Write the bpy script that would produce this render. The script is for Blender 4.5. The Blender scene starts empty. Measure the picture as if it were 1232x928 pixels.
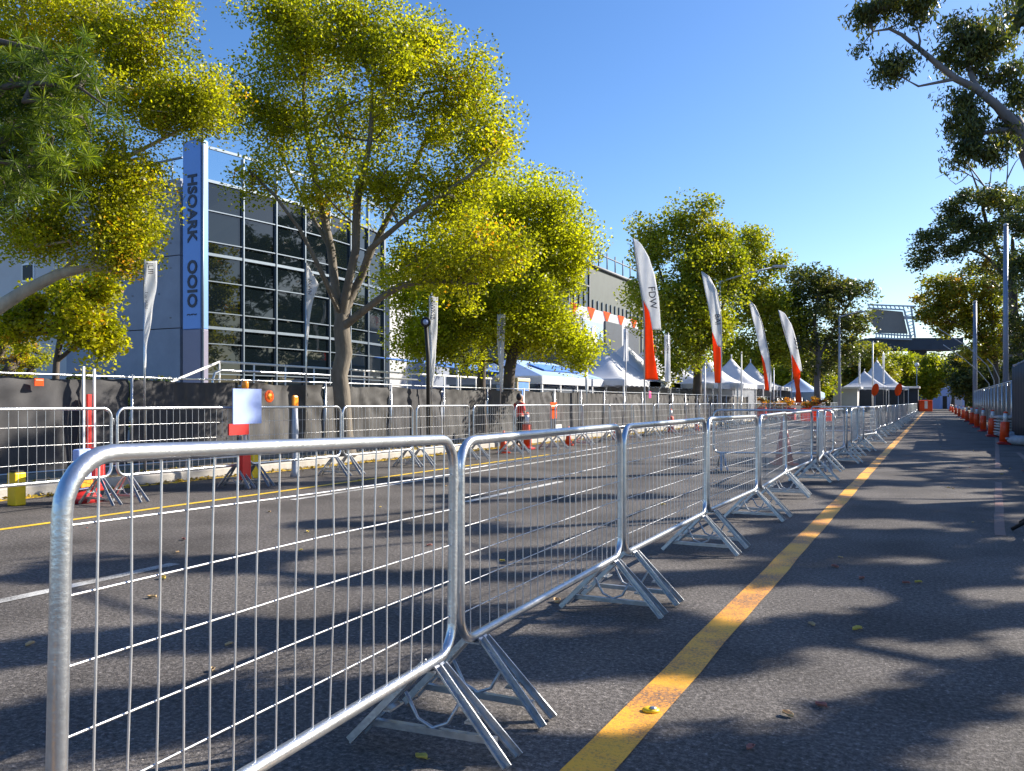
import bpy, math, random
import numpy as np
from mathutils import Vector, Matrix, Quaternion

random.seed(7)
rng = np.random.default_rng(11)
SC = bpy.context.scene
COL = SC.collection
PI = math.pi
# ------------------------------------------------------------------ camera frame (used to plan real positions on the ground)
F = 1000.0
HOR = 484.0
EYE = 1.25
TH = math.atan(507 / 1000)
CT, ST = math.cos(TH), math.sin(TH)


def pt(px, D, z=0.0):
    cx = (px - 616) / F * D
    return Vector((cx * CT - D * ST, cx * ST + D * CT, z))


def dist_on(px, X):
    return X / ((px - 616) / F * CT - ST)


def on(px, X, z=0.0):
    """point of the plane x = X that stands at picture column px"""
    return pt(px, dist_on(px, X), z)


def hz(py, D):
    return EYE + (HOR - py) * D / F


# ------------------------------------------------------------------ object helpers
def tag(o, label=None, cat=None, group=None, kind=None):
    if label: o['label'] = label
    if cat: o['category'] = cat
    if group: o['group'] = group
    if kind: o['kind'] = kind
    return o


def thing(name, label, cat, loc=(0, 0, 0), rz=0.0, group=None):
    o = bpy.data.objects.new(name, None)
    COL.objects.link(o)
    o.location = loc
    o.rotation_euler = (0, 0, rz)
    o.empty_display_size = 0.2
    return tag(o, label, cat, group)


def link(name, me, parent=None, mat=None):
    o = bpy.data.objects.new(name, me)
    COL.objects.link(o)
    if parent is not None: o.parent = parent
    if mat is not None:
        me.materials.append(mat)
    return o


def copy_tree(o, parent=None):
    c = o.copy()
    COL.objects.link(c)
    if parent is not None: c.parent = parent
    for ch in list(o.children):
        copy_tree(ch, c)
    return c


class MB:
    def __init__(s):
        s.v = []; s.f = []; s.sm = []

    def add(s, vs, fs, smooth=False):
        n = len(s.v)
        s.v += [tuple(p) for p in vs]
        s.f += [tuple(i + n for i in f) for f in fs]
        s.sm += [smooth] * len(fs)
        return s

    def box(s, c, size, rz=0.0, rot=None):
        hx, hy, hzz = size[0] / 2, size[1] / 2, size[2] / 2
        R = rot if rot is not None else Matrix.Rotation(rz, 3, 'Z')
        c = Vector(c)
        vs = [c + R @ Vector((x, y, z)) for z in (-hzz, hzz) for y in (-hy, hy) for x in (-hx, hx)]
        fs = [(0, 2, 3, 1), (4, 5, 7, 6), (0, 1, 5, 4), (2, 6, 7, 3), (0, 4, 6, 2), (1, 3, 7, 5)]
        return s.add(vs, fs)

    def bar(s, a, b, w, t, up=(0, 0, 1)):
        """flat bar from a to b, width w, thickness t"""
        a, b = Vector(a), Vector(b)
        d = (b - a)
        L = d.length
        d.normalize()
        u = Vector(up)
        x = d.cross(u)
        if x.length < 1e-4: x = d.cross(Vector((1, 0, 0)))
        x.normalize()
        y = x.cross(d)
        R = Matrix((x, d, y)).transposed()
        return s.box((a + b) / 2, (w, L, t), rot=R)

    def tube(s, pts, r, n=8, closed=False, caps=True):
        pts = [Vector(p) for p in pts]
        m = len(pts)
        rs = r if hasattr(r, '__len__') else [r] * m
        rings = []
        prev = None
        for i in range(m):
            if closed:
                t = (pts[(i + 1) % m] - pts[i - 1])
            else:
                t = pts[min(i + 1, m - 1)] - pts[max(i - 1, 0)]
            if t.length < 1e-9: t = Vector((0, 0, 1))
            t.normalize()
            if prev is None:
                u = Vector((0, 0, 1)) if abs(t.z) < 0.9 else Vector((1, 0, 0))
                x = t.cross(u).normalized()
            else:
                x = (prev - t * prev.dot(t))
                if x.length < 1e-6: x = t.orthogonal()
                x.normalize()
            prev = x
            y = t.cross(x)
            rings.append([pts[i] + (x * math.cos(2 * PI * k / n) + y * math.sin(2 * PI * k / n)) * rs[i] for k in range(n)])
        vs = [p for ring in rings for p in ring]
        fs = []
        for i in range(m if closed else m - 1):
            j = (i + 1) % m
            for k in range(n):
                k2 = (k + 1) % n
                fs.append((i * n + k, i * n + k2, j * n + k2, j * n + k))
        if caps and not closed:
            fs.append(tuple(range(n - 1, -1, -1)))
            fs.append(tuple((m - 1) * n + k for k in range(n)))
        return s.add(vs, fs, True)

    def lathe(s, prof, n=16, c=(0, 0, 0)):
        c = Vector(c)
        vs = []
        for r, z in prof:
            for k in range(n):
                a = 2 * PI * k / n
                vs.append(c + Vector((r * math.cos(a), r * math.sin(a), z)))
        fs = []
        for i in range(len(prof) - 1):
            for k in range(n):
                k2 = (k + 1) % n
                fs.append((i * n + k, i * n + k2, (i + 1) * n + k2, (i + 1) * n + k))
        fs.append(tuple(range(n - 1, -1, -1)))
        fs.append(tuple((len(prof) - 1) * n + k for k in range(n)))
        return s.add(vs, fs, True)

    def grid(s, fn, nu, nv, smooth=True):
        vs = [fn(i / nu, j / nv) for j in range(nv + 1) for i in range(nu + 1)]
        fs = [(j * (nu + 1) + i, j * (nu + 1) + i + 1, (j + 1) * (nu + 1) + i + 1, (j + 1) * (nu + 1) + i)
              for j in range(nv) for i in range(nu)]
        return s.add(vs, fs, smooth)

    def poly(s, pts):
        return s.add(pts, [tuple(range(len(pts)))])

    def build(s, name, mat, parent=None, bevel=0.0, solid=0.0):
        me = bpy.data.meshes.new(name)
        me.from_pydata(s.v, [], s.f)
        me.polygons.foreach_set('use_smooth', s.sm)
        me.update()
        o = link(name, me, parent, mat)
        if solid:
            md = o.modifiers.new('solid', 'SOLIDIFY'); md.thickness = solid; md.offset = 0
        if bevel:
            md = o.modifiers.new('bevel', 'BEVEL'); md.width = bevel; md.segments = 2; md.limit_method = 'ANGLE'
        return o


def fast_mesh(name, V, nper, Fidx, attr=None):
    me = bpy.data.meshes.new(name)
    me.vertices.add(len(V))
    me.vertices.foreach_set('co', V.astype(np.float32).ravel())
    nf = len(Fidx)
    me.loops.add(nf * nper)
    me.loops.foreach_set('vertex_index', Fidx.astype(np.int32).ravel())
    me.polygons.add(nf)
    me.polygons.foreach_set('loop_start', np.arange(nf, dtype=np.int32) * nper)
    me.update(calc_edges=True)
    if attr is not None:
        a = me.attributes.new('var', 'FLOAT', 'FACE')
        a.data.foreach_set('value', attr.astype(np.float32))
    return me


# ------------------------------------------------------------------ materials
def newmat(name):
    m = bpy.data.materials.new(name)
    m.use_nodes = True
    nt = m.node_tree
    nt.nodes.clear()
    out = nt.nodes.new('ShaderNodeOutputMaterial')
    return m, nt, out


def N(nt, t, **kw):
    n = nt.nodes.new(t)
    for k, v in kw.items():
        if k in n.inputs.keys() if hasattr(n.inputs, 'keys') else False:
            n.inputs[k].default_value = v
        else:
            setattr(n, k, v)
    return n


def ramp(nt, src, stops):
    r = nt.nodes.new('ShaderNodeValToRGB')
    e = r.color_ramp.elements
    while len(e) < len(stops): e.new(0.5)
    for k, (p, c) in enumerate(stops):
        e[k].position = p
        e[k].color = (c[0], c[1], c[2], 1) if hasattr(c, '__len__') else (c, c, c, 1)
    if src is not None: nt.links.new(src, r.inputs[0])
    return r


def pmat(name, col, rough=0.6, metal=0.0, var=0.12, scale=6.0, bump=0.0, bscale=60.0, spec=0.5, stretch=None, coords='Object', trans=0.0):
    m, nt, out = newmat(name)
    b = N(nt, 'ShaderNodeBsdfPrincipled')
    b.inputs['Roughness'].default_value = rough
    b.inputs['Metallic'].default_value = metal
    b.inputs['Specular IOR Level'].default_value = spec
    tc = N(nt, 'ShaderNodeTexCoord')
    src = tc.outputs[coords]
    if stretch:
        mp = N(nt, 'ShaderNodeMapping'); mp.inputs['Scale'].default_value = stretch
        nt.links.new(src, mp.inputs[0]); src = mp.outputs[0]
    nz = N(nt, 'ShaderNodeTexNoise'); nz.inputs['Scale'].default_value = scale; nz.inputs['Detail'].default_value = 6; nz.inputs['Roughness'].default_value = 0.65
    nt.links.new(src, nz.inputs['Vector'])
    lo = [c * (1 - var) for c in col]; hi = [min(1, c * (1 + var)) for c in col]
    r = ramp(nt, nz.outputs['Fac'], [(0.3, lo), (0.7, hi)])
    nt.links.new(r.outputs[0], b.inputs['Base Color'])
    if bump:
        n2 = N(nt, 'ShaderNodeTexNoise'); n2.inputs['Scale'].default_value = bscale; n2.inputs['Detail'].default_value = 4
        nt.links.new(src, n2.inputs['Vector'])
        bp = N(nt, 'ShaderNodeBump'); bp.inputs['Strength'].default_value = bump; bp.inputs['Distance'].default_value = 0.01
        nt.links.new(n2.outputs['Fac'], bp.inputs['Height']); nt.links.new(bp.outputs[0], b.inputs['Normal'])
    if trans:
        tr = N(nt, 'ShaderNodeBsdfTranslucent'); nt.links.new(r.outputs[0], tr.inputs['Color'])
        mx = N(nt, 'ShaderNodeMixShader'); mx.inputs[0].default_value = trans
        nt.links.new(b.outputs[0], mx.inputs[1]); nt.links.new(tr.outputs[0], mx.inputs[2]); nt.links.new(mx.outputs[0], out.inputs[0])
    else:
        nt.links.new(b.outputs[0], out.inputs[0])
    return m


def leafmat(name, stops, trans=0.5, bright=1.0):
    m, nt, out = newmat(name)
    at = N(nt, 'ShaderNodeAttribute'); at.attribute_name = 'var'
    r = ramp(nt, at.outputs['Fac'], stops)
    b = N(nt, 'ShaderNodeBsdfPrincipled'); b.inputs['Roughness'].default_value = 0.42; b.inputs['Specular IOR Level'].default_value = 0.4
    nt.links.new(r.outputs[0], b.inputs['Base Color'])
    tr = N(nt, 'ShaderNodeBsdfTranslucent')
    mul = N(nt, 'ShaderNodeMix'); mul.data_type = 'RGBA'; mul.blend_type = 'MULTIPLY'; mul.inputs[0].default_value = 1
    nt.links.new(r.outputs[0], mul.inputs[6]); mul.inputs[7].default_value = (1.34 * bright, 1.38 * bright, 0.42, 1)
    nt.links.new(mul.outputs[2], tr.inputs['Color'])
    mx = N(nt, 'ShaderNodeMixShader'); mx.inputs[0].default_value = trans
    nt.links.new(b.outputs[0], mx.inputs[1]); nt.links.new(tr.outputs[0], mx.inputs[2]); nt.links.new(mx.outputs[0], out.inputs[0])
    return m


def asphalt():
    m, nt, out = newmat('asphalt')
    L = nt.links.new
    b = N(nt, 'ShaderNodeBsdfPrincipled')
    tc = N(nt, 'ShaderNodeTexCoord')
    big = N(nt, 'ShaderNodeTexNoise'); big.inputs['Scale'].default_value = 0.35; big.inputs['Detail'].default_value = 5
    mp = N(nt, 'ShaderNodeMapping'); mp.inputs['Scale'].default_value = (1.6, 0.22, 1)
    L(tc.outputs['Object'], mp.inputs[0]); L(mp.outputs[0], big.inputs['Vector'])
    fine = N(nt, 'ShaderNodeTexVoronoi'); fine.inputs['Scale'].default_value = 120
    L(tc.outputs['Object'], fine.inputs['Vector'])
    nz = N(nt, 'ShaderNodeTexNoise'); nz.inputs['Scale'].default_value = 42; nz.inputs['Detail'].default_value = 9; nz.inputs['Roughness'].default_value = 0.8
    L(tc.outputs['Object'], nz.inputs['Vector'])
    r1 = ramp(nt, big.outputs['Fac'], [(0.3, (0.078, 0.072, 0.069)), (0.72, (0.112, 0.103, 0.096))])
    r2 = ramp(nt, nz.outputs['Fac'], [(0.34, 0.30), (0.5, 0.95), (0.66, 2.3)])
    mx = N(nt, 'ShaderNodeMix'); mx.data_type = 'RGBA'; mx.blend_type = 'MULTIPLY'; mx.inputs[0].default_value = 1
    L(r1.outputs[0], mx.inputs[6]); L(r2.outputs[0], mx.inputs[7])
    # aggregate stones: colour per cell, a few pale ones
    r3 = ramp(nt, fine.outputs['Color'], [(0.0, 0.75), (0.8, 1.15), (0.93, 2.0), (1.0, 2.8)])
    mx2 = N(nt, 'ShaderNodeMix'); mx2.data_type = 'RGBA'; mx2.blend_type = 'MULTIPLY'; mx2.inputs[0].default_value = 0.7
    L(mx.outputs[2], mx2.inputs[6]); L(r3.outputs[0], mx2.inputs[7])
    # tiny pale grit
    gv = N(nt, 'ShaderNodeTexVoronoi'); gv.inputs['Scale'].default_value = 9; gv.inputs['Randomness'].default_value = 1
    L(tc.outputs['Object'], gv.inputs['Vector'])
    r4 = ramp(nt, gv.outputs['Distance'], [(0.0, 1.0), (0.025, 1.0), (0.04, 0.0)])
    mx3 = N(nt, 'ShaderNodeMix'); mx3.data_type = 'RGBA'
    L(r4.outputs[0], mx3.inputs[0]); L(mx2.outputs[2], mx3.inputs[6]); mx3.inputs[7].default_value = (0.42, 0.38, 0.33, 1)
    # meandering cracks and worn patches
    wc = N(nt, 'ShaderNodeTexNoise'); wc.inputs['Scale'].default_value = 1.1; wc.inputs['Detail'].default_value = 3
    L(tc.outputs['Object'], wc.inputs['Vector'])
    r5 = ramp(nt, wc.outputs['Fac'], [(0.33, 0.72), (0.5, 1.0), (0.66, 1.22)])
    mx4 = N(nt, 'ShaderNodeMix'); mx4.data_type = 'RGBA'; mx4.blend_type = 'MULTIPLY'; mx4.inputs[0].default_value = 1
    L(mx3.outputs[2], mx4.inputs[6]); L(r5.outputs[0], mx4.inputs[7])
    L(mx4.outputs[2], b.inputs['Base Color'])
    b.inputs['Roughness'].default_value = 0.72
    b.inputs['Specular IOR Level'].default_value = 0.12
    bp = N(nt, 'ShaderNodeBump'); bp.inputs['Strength'].default_value = 0.9; bp.inputs['Distance'].default_value = 0.006
    L(nz.outputs['Fac'], bp.inputs['Height'])
    bp2 = N(nt, 'ShaderNodeBump'); bp2.inputs['Strength'].default_value = 0.5; bp2.inputs['Distance'].default_value = 0.003
    L(fine.outputs['Distance'], bp2.inputs['Height']); L(bp.outputs[0], bp2.inputs['Normal'])
    L(bp2.outputs[0], b.inputs['Normal'])
    L(b.outputs[0], out.inputs[0])
    return m


def paint(name, col, wear=0.45, under=(0.07, 0.066, 0.064), tint=None):
    """road paint, worn through to the asphalt in small pits"""
    m, nt, out = newmat(name)
    L = nt.links.new
    b = N(nt, 'ShaderNodeBsdfPrincipled'); b.inputs['Roughness'].default_value = 0.6
    tc = N(nt, 'ShaderNodeTexCoord')
    nz = N(nt, 'ShaderNodeTexNoise'); nz.inputs['Scale'].default_value = 75; nz.inputs['Detail'].default_value = 9; nz.inputs['Roughness'].default_value = 0.8
    L(tc.outputs['Object'], nz.inputs['Vector'])
    n2 = N(nt, 'ShaderNodeTexNoise'); n2.inputs['Scale'].default_value = 2.4; n2.inputs['Detail'].default_value = 5
    L(tc.outputs['Object'], n2.inputs['Vector'])
    ad = N(nt, 'ShaderNodeMath'); ad.operation = 'MULTIPLY_ADD'; ad.inputs[1].default_value = 0.55
    L(n2.outputs['Fac'], ad.inputs[0]); L(nz.outputs['Fac'], ad.inputs[2])
    r = ramp(nt, ad.outputs[0], [(wear + 0.10, 0.0), (wear + 0.30, 1.0)])
    c2 = tint or tuple(c * 0.82 for c in col)
    rc = ramp(nt, n2.outputs['Fac'], [(0.38, c2), (0.62, col)])
    mx = N(nt, 'ShaderNodeMix'); mx.data_type = 'RGBA'
    L(r.outputs[0], mx.inputs[0]); mx.inputs[6].default_value = (*under, 1); L(rc.outputs[0], mx.inputs[7])
    L(mx.outputs[2], b.inputs['Base Color'])
    bp = N(nt, 'ShaderNodeBump'); bp.inputs['Strength'].default_value = 0.7; bp.inputs['Distance'].default_value = 0.004
    L(nz.outputs['Fac'], bp.inputs['Height']); L(bp.outputs[0], b.inputs['Normal'])
    L(b.outputs[0], out.inputs[0])
    return m


def glass_dark():
    m, nt, out = newmat('dark_reflective_glass')
    L = nt.links.new
    b = N(nt, 'ShaderNodeBsdfPrincipled')
    tc = N(nt, 'ShaderNodeTexCoord')
    b.inputs['Base Color'].default_value = (0.004, 0.007, 0.009, 1)
    b.inputs['Roughness'].default_value = 0.02
    b.inputs['IOR'].default_value = 1.6
    b.inputs['Specular IOR Level'].default_value = 0.5
    nz = N(nt, 'ShaderNodeTexNoise'); nz.inputs['Scale'].default_value = 0.7; nz.inputs['Detail'].default_value = 2
    L(tc.outputs['Object'], nz.inputs['Vector'])
    bp = N(nt, 'ShaderNodeBump'); bp.inputs['Strength'].default_value = 0.25; bp.inputs['Distance'].default_value = 0.02
    L(nz.outputs['Fac'], bp.inputs['Height']); L(bp.outputs[0], b.inputs['Normal'])
    L(b.outputs[0], out.inputs[0])
    return m


def glass_clear():
    m, nt, out = newmat('clear_glass')
    g = N(nt, 'ShaderNodeBsdfGlossy'); g.inputs['Roughness'].default_value = 0.02
    t = N(nt, 'ShaderNodeBsdfTransparent'); t.inputs['Color'].default_value = (0.85, 0.93, 0.96, 1)
    f = N(nt, 'ShaderNodeFresnel'); f.inputs['IOR'].default_value = 1.5
    mx = N(nt, 'ShaderNodeMixShader')
    nt.links.new(f.outputs[0], mx.inputs[0]); nt.links.new(t.outputs[0], mx.inputs[1]); nt.links.new(g.outputs[0], mx.inputs[2])
    nt.links.new(mx.outputs[0], out.inputs[0])
    return m


M = {}
M['asphalt'] = asphalt()
M['yellow'] = paint('worn_yellow_paint', (0.82, 0.40, 0.02), 0.51, tint=(0.78, 0.32, 0.03))
M['yellow_thin'] = paint('thin_yellow_paint', (0.80, 0.52, 0.03), 0.3)
M['white_line'] = paint('worn_white_paint', (0.60, 0.60, 0.58), 0.50)
M['red_ghost'] = paint('faded_red_paint', (0.16, 0.075, 0.06), 0.5)
M['steel'] = pmat('galvanised_steel', (0.56, 0.59, 0.63), 0.30, 0.88, 0.16, 14, 0.12, 90, stretch=(1, 1, 1))
M['wire'] = pmat('galvanised_wire', (0.62, 0.63, 0.65), 0.36, 0.75, 0.10, 20)
M['foot'] = pmat('galvanised_foot_steel', (0.42, 0.44, 0.47), 0.38, 0.85, 0.2, 18, 0.2, 60)
M['concrete'] = pmat('grey_concrete', (0.25, 0.28, 0.34), 0.85, 0, 0.14, 0.8, 0.3, 14)
M['concrete_light'] = pmat('pale_render', (0.50, 0.50, 0.50), 0.85, 0, 0.08, 0.7, 0.2, 14)
M['kerb'] = pmat('kerb_concrete', (0.36, 0.34, 0.31), 0.85, 0, 0.2, 3, 0.4, 40)
M['paving'] = pmat('verge_paving', (0.20, 0.18, 0.15), 0.9, 0, 0.25, 1.3, 0.4, 30)
M['ground'] = pmat('plaza_ground', (0.16, 0.15, 0.135), 0.9, 0, 0.25, 0.25, 0.3, 20)
M['dirt'] = pmat('verge_dirt', (0.12, 0.10, 0.07), 0.95, 0, 0.4, 1.6, 0.6, 12)
M['blade'] = pmat('sky_tinted_cladding', (0.13, 0.27, 0.60), 0.45, 0.15, 0.06, 0.6)  # reflected blue sky is painted into this base colour
M['blade_low'] = pmat('mauve_grey_cladding', (0.19, 0.18, 0.25), 0.5, 0.1, 0.08, 0.6)
M['letter'] = pmat('dark_lettering', (0.012, 0.016, 0.04), 0.5, 0, 0.1, 5)
M['mullion'] = pmat('aluminium_mullion', (0.17, 0.21, 0.25), 0.4, 0.5, 0.08, 3)
M['glass'] = glass_dark()
M['clear'] = glass_clear()
M['bark'] = pmat('grey_bark', (0.15, 0.13, 0.105), 0.9, 0, 0.38, 5, 0.8, 26, stretch=(1, 1, 0.35))
M['bark_pale'] = pmat('pale_bark', (0.42, 0.36, 0.28), 0.85, 0, 0.3, 4, 0.6, 20, stretch=(1, 1, 0.4))
M['bark_dark'] = pmat('dark_bark', (0.085, 0.07, 0.06), 0.9, 0, 0.35, 5, 0.8, 26, stretch=(1, 1, 0.35))
M['bark_gum'] = pmat('gum_bark', (0.15, 0.14, 0.14), 0.7, 0, 0.3, 2.5, 0.5, 12, stretch=(1, 1, 0.3))
M['cloth_dark'] = pmat('black_shade_cloth', (0.034, 0.034, 0.038), 0.75, 0, 0.25, 3, 0.2, 300)
M['cloth_grey'] = pmat('grey_patched_cloth', (0.05, 0.049, 0.049), 0.8, 0, 0.85, 0.9, 0.2, 200)
M['tent'] = pmat('white_tent_fabric', (0.82, 0.84, 0.87), 0.65, 0, 0.05, 2, trans=0.45)
M['tent_blue'] = pmat('pale_blue_tent_fabric', (0.36, 0.52, 0.80), 0.6, 0, 0.08, 2, trans=0.2)
M['awning_blue'] = pmat('blue_awning', (0.08, 0.22, 0.60), 0.6, 0, 0.15, 3)
M['white'] = pmat('white_paint', (0.78, 0.78, 0.78), 0.45, 0, 0.06, 4)
M['cream'] = pmat('cream_paint', (0.62, 0.52, 0.36), 0.5, 0, 0.1, 4)
M['offwhite'] = pmat('off_white_cloth', (0.86, 0.87, 0.88), 0.7, 0, 0.03, 5, trans=0.6)
M['orange'] = pmat('orange_cloth', (0.96, 0.17, 0.015), 0.6, 0, 0.08, 5, trans=0.6)
M['amber'] = pmat('amber_cloth', (0.95, 0.34, 0.02), 0.6, 0, 0.08, 5, trans=0.2)
M['cone'] = pmat('orange_plastic', (0.85, 0.075, 0.012), 0.4, 0, 0.12, 10)
M['cone_red'] = pmat('dark_red_plastic', (0.42, 0.02, 0.02), 0.45, 0, 0.15, 10)
M['reflect'] = pmat('reflective_white_band', (0.75, 0.76, 0.78), 0.35, 0.1, 0.08, 30)
M['red'] = pmat('red_paint', (0.62, 0.02, 0.015), 0.45, 0, 0.1, 8)
M['yellow_plain'] = pmat('yellow_plastic', (0.85, 0.55, 0.01), 0.45, 0, 0.08, 8)
M['orange_lamp'] = pmat('orange_lens', (0.95, 0.30, 0.02), 0.25, 0, 0.1, 20)
M['sheet'] = pmat('pale_blue_sheet', (0.34, 0.44, 0.78), 0.55, 0, 0.06, 8)
M['black'] = pmat('black_rubber', (0.012, 0.012, 0.014), 0.6, 0, 0.2, 12)
M['screen_dark'] = pmat('dark_navy_screen', (0.012, 0.016, 0.028), 0.7, 0, 0.15, 2, stretch=(1, 1, 0.2))
M['pole'] = pmat('grey_pole_paint', (0.42, 0.44, 0.48), 0.45, 0.3, 0.1, 3)
M['pole_blue'] = pmat('blue_grey_pole_paint', (0.22, 0.26, 0.36), 0.45, 0.3, 0.1, 3)
M['panel_grey'] = pmat('grey_panel', (0.16, 0.17, 0.19), 0.6, 0, 0.1, 1)
M['ribbed'] = pmat('ribbed_green_grey_panel', (0.075, 0.09, 0.085), 0.6, 0, 0.1, 1)
M['billboard'] = pmat('brown_grey_screen', (0.20, 0.19, 0.18), 0.6, 0, 0.12, 0.2)
M['truss'] = pmat('truss_steel', (0.38, 0.44, 0.52), 0.5, 0.4, 0.1, 2)
M['navy'] = pmat('navy_wall', (0.03, 0.045, 0.07), 0.7, 0, 0.15, 1)
M['pink'] = pmat('pink_plastic', (0.9, 0.03, 0.25), 0.5, 0, 0.05, 4)
M['sack'] = pmat('pale_sack_cloth', (0.42, 0.44, 0.48), 0.85, 0, 0.15, 8, 0.4, 60)
M['skin'] = pmat('skin', (0.45, 0.26, 0.18), 0.55, 0, 0.05, 8)
M['hair'] = pmat('dark_hair', (0.015, 0.014, 0.018), 0.6, 0, 0.2, 30)
M['trousers'] = pmat('dark_trousers', (0.02, 0.022, 0.035), 0.8, 0, 0.2, 20)
M['leaf_tan'] = pmat('dry_tan_leaf', (0.50, 0.34, 0.17), 0.7, 0, 0.25, 30)
M['leaf_red'] = pmat('dry_red_leaf', (0.34, 0.13, 0.10), 0.7, 0, 0.25, 30)
M['leaf_yel'] = pmat('dry_yellow_leaf', (0.58, 0.42, 0.08), 0.7, 0, 0.25, 30)
YEL = [(0.0, (0.09, 0.115, 0.01)), (0.3, (0.23, 0.25, 0.014)), (0.62, (0.38, 0.375, 0.018)), (0.93, (0.46, 0.42, 0.02)), (1.0, (0.48, 0.24, 0.025))]
M['leaf_plane'] = leafmat('plane_tree_leaf', YEL, 0.66)
M['leaf_plane_light'] = leafmat('light_plane_leaf', [(0.0, (0.14, 0.16, 0.012)), (0.3, (0.30, 0.32, 0.017)), (0.65, (0.42, 0.43, 0.018)), (1.0, (0.56, 0.50, 0.02))], 0.65)
M['leaf_green'] = leafmat('mid_green_leaf', [(0.0, (0.06, 0.09, 0.01)), (0.4, (0.18, 0.22, 0.015)), (0.8, (0.31, 0.32, 0.02)), (1.0, (0.38, 0.34, 0.03))], 0.52)
M['leaf_gum'] = leafmat('gum_leaf', [(0.0, (0.028, 0.045, 0.018)), (0.5, (0.075, 0.098, 0.032)), (0.85, (0.15, 0.165, 0.04)), (1.0, (0.28, 0.23, 0.035))], 0.36)
M['leaf_gum_gold'] = leafmat('golden_gum_leaf', [(0.0, (0.06, 0.08, 0.016)), (0.5, (0.19, 0.205, 0.022)), (0.85, (0.33, 0.29, 0.028)), (1.0, (0.38, 0.17, 0.05))], 0.52)
M['leaf_pine'] = leafmat('pine_needle', [(0.0, (0.02, 0.04, 0.010)), (0.4, (0.06, 0.105, 0.013)), (0.75, (0.17, 0.23, 0.02)), (1.0, (0.36, 0.42, 0.04))], 0.5)
M['leaf_shrub'] = leafmat('shrub_leaf', [(0.0, (0.015, 0.03, 0.01)), (0.6, (0.05, 0.08, 0.015)), (0.9, (0.20, 0.19, 0.02)), (1.0, (0.45, 0.30, 0.02))], 0.35)
M['leaf_flower'] = leafmat('flower_petal', [(0.0, (0.05, 0.10, 0.02)), (0.4, (0.30, 0.18, 0.02)), (0.7, (0.75, 0.30, 0.02)), (1.0, (0.75, 0.06, 0.02))], 0.3)
M['litter'] = leafmat('leaf_litter', [(0.0, (0.12, 0.08, 0.03)), (0.5, (0.35, 0.24, 0.03)), (1.0, (0.60, 0.42, 0.04))], 0.1)

# ------------------------------------------------------------------ setting
def sheet(name, x0, x1, y0, y1, z, mat, kind='structure'):
    return tag(MB().poly([(x0, y0, z), (x1, y0, z), (x1, y1, z), (x0, y1, z)]).build(name, mat), kind=kind)


sheet('ground', -900, 900, -300, 1500, -0.02, M['ground'])
sheet('road', -10.72, 2.35, -30, 420, 0.0, M['asphalt'])
sheet('verge', -16.2, -10.86, -30, 160, 0.12, M['paving'])
sheet('roadside_dirt', 2.5, 60, -30, 420, 0.09, M['dirt'])
k = MB(); k.box((-10.79, 90, 0.06), (0.15, 240, 0.15)); tag(k.build('kerb', M['kerb'], bevel=0.02), kind='structure')
k = MB(); k.box((2.425, 90, 0.04), (0.15, 240, 0.11)); tag(k.build('kerb', M['kerb'], bevel=0.02), kind='structure')


def line(x, w, y0, y1, mat, name='road_marking', z=0.004, x2=None, seg=None):
    x2 = x if x2 is None else x2
    mb = MB()
    if seg is None: seg = [(y0, y1)]
    for a, b in seg:
        n = max(1, int((b - a) / 0.5)) if b - a < 60 else 120
        def fn(u, v, a=a, b=b):
            y = a + (b - a) * v
            t = (y - y0) / (y1 - y0)
            wob = 0.004 * math.sin(y * 2.3) + 0.003 * math.sin(y * 5.1 + 1)
            return (x + (x2 - x) * t + (u - 0.5) * w + wob, y, z)
        mb.grid(fn, 1, n)
    return tag(mb.build(name, mat), kind='structure')


line(-1.045, 0.165, -3, 60, M['yellow'])
line(-1.045, 0.165, 60.01, 300, M['yellow'])
line(-8.15, 0.10, -3, 18, M['yellow_thin'])
line(-10.52, 0.12, -3, 150, M['yellow_thin'])
line(-7.30, 0.10, 8.2, 150, M['white_line'])
line(-5.22, 0.11, 0, 150, M['white_line'], seg=[(-2.0, 4.55), (9, 12), (18, 21), (27, 30), (36, 39), (45, 48), (54, 57)])
line(0.15, 0.09, 2, 34, M['red_ghost'], x2=2.0, seg=[(9, 15), (18, 34)])
line(1.35, 0.10, 2, 34, M['red_ghost'], x2=2.1, seg=[(8, 14), (17, 24)])


# low concrete terrace in front of the glass building
tb = MB(); tb.box((-19.9, 27, 0.66), (7.8, 26, 1.30)); tag(tb.build('terrace', M['concrete'], bevel=0.02), kind='structure')

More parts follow.
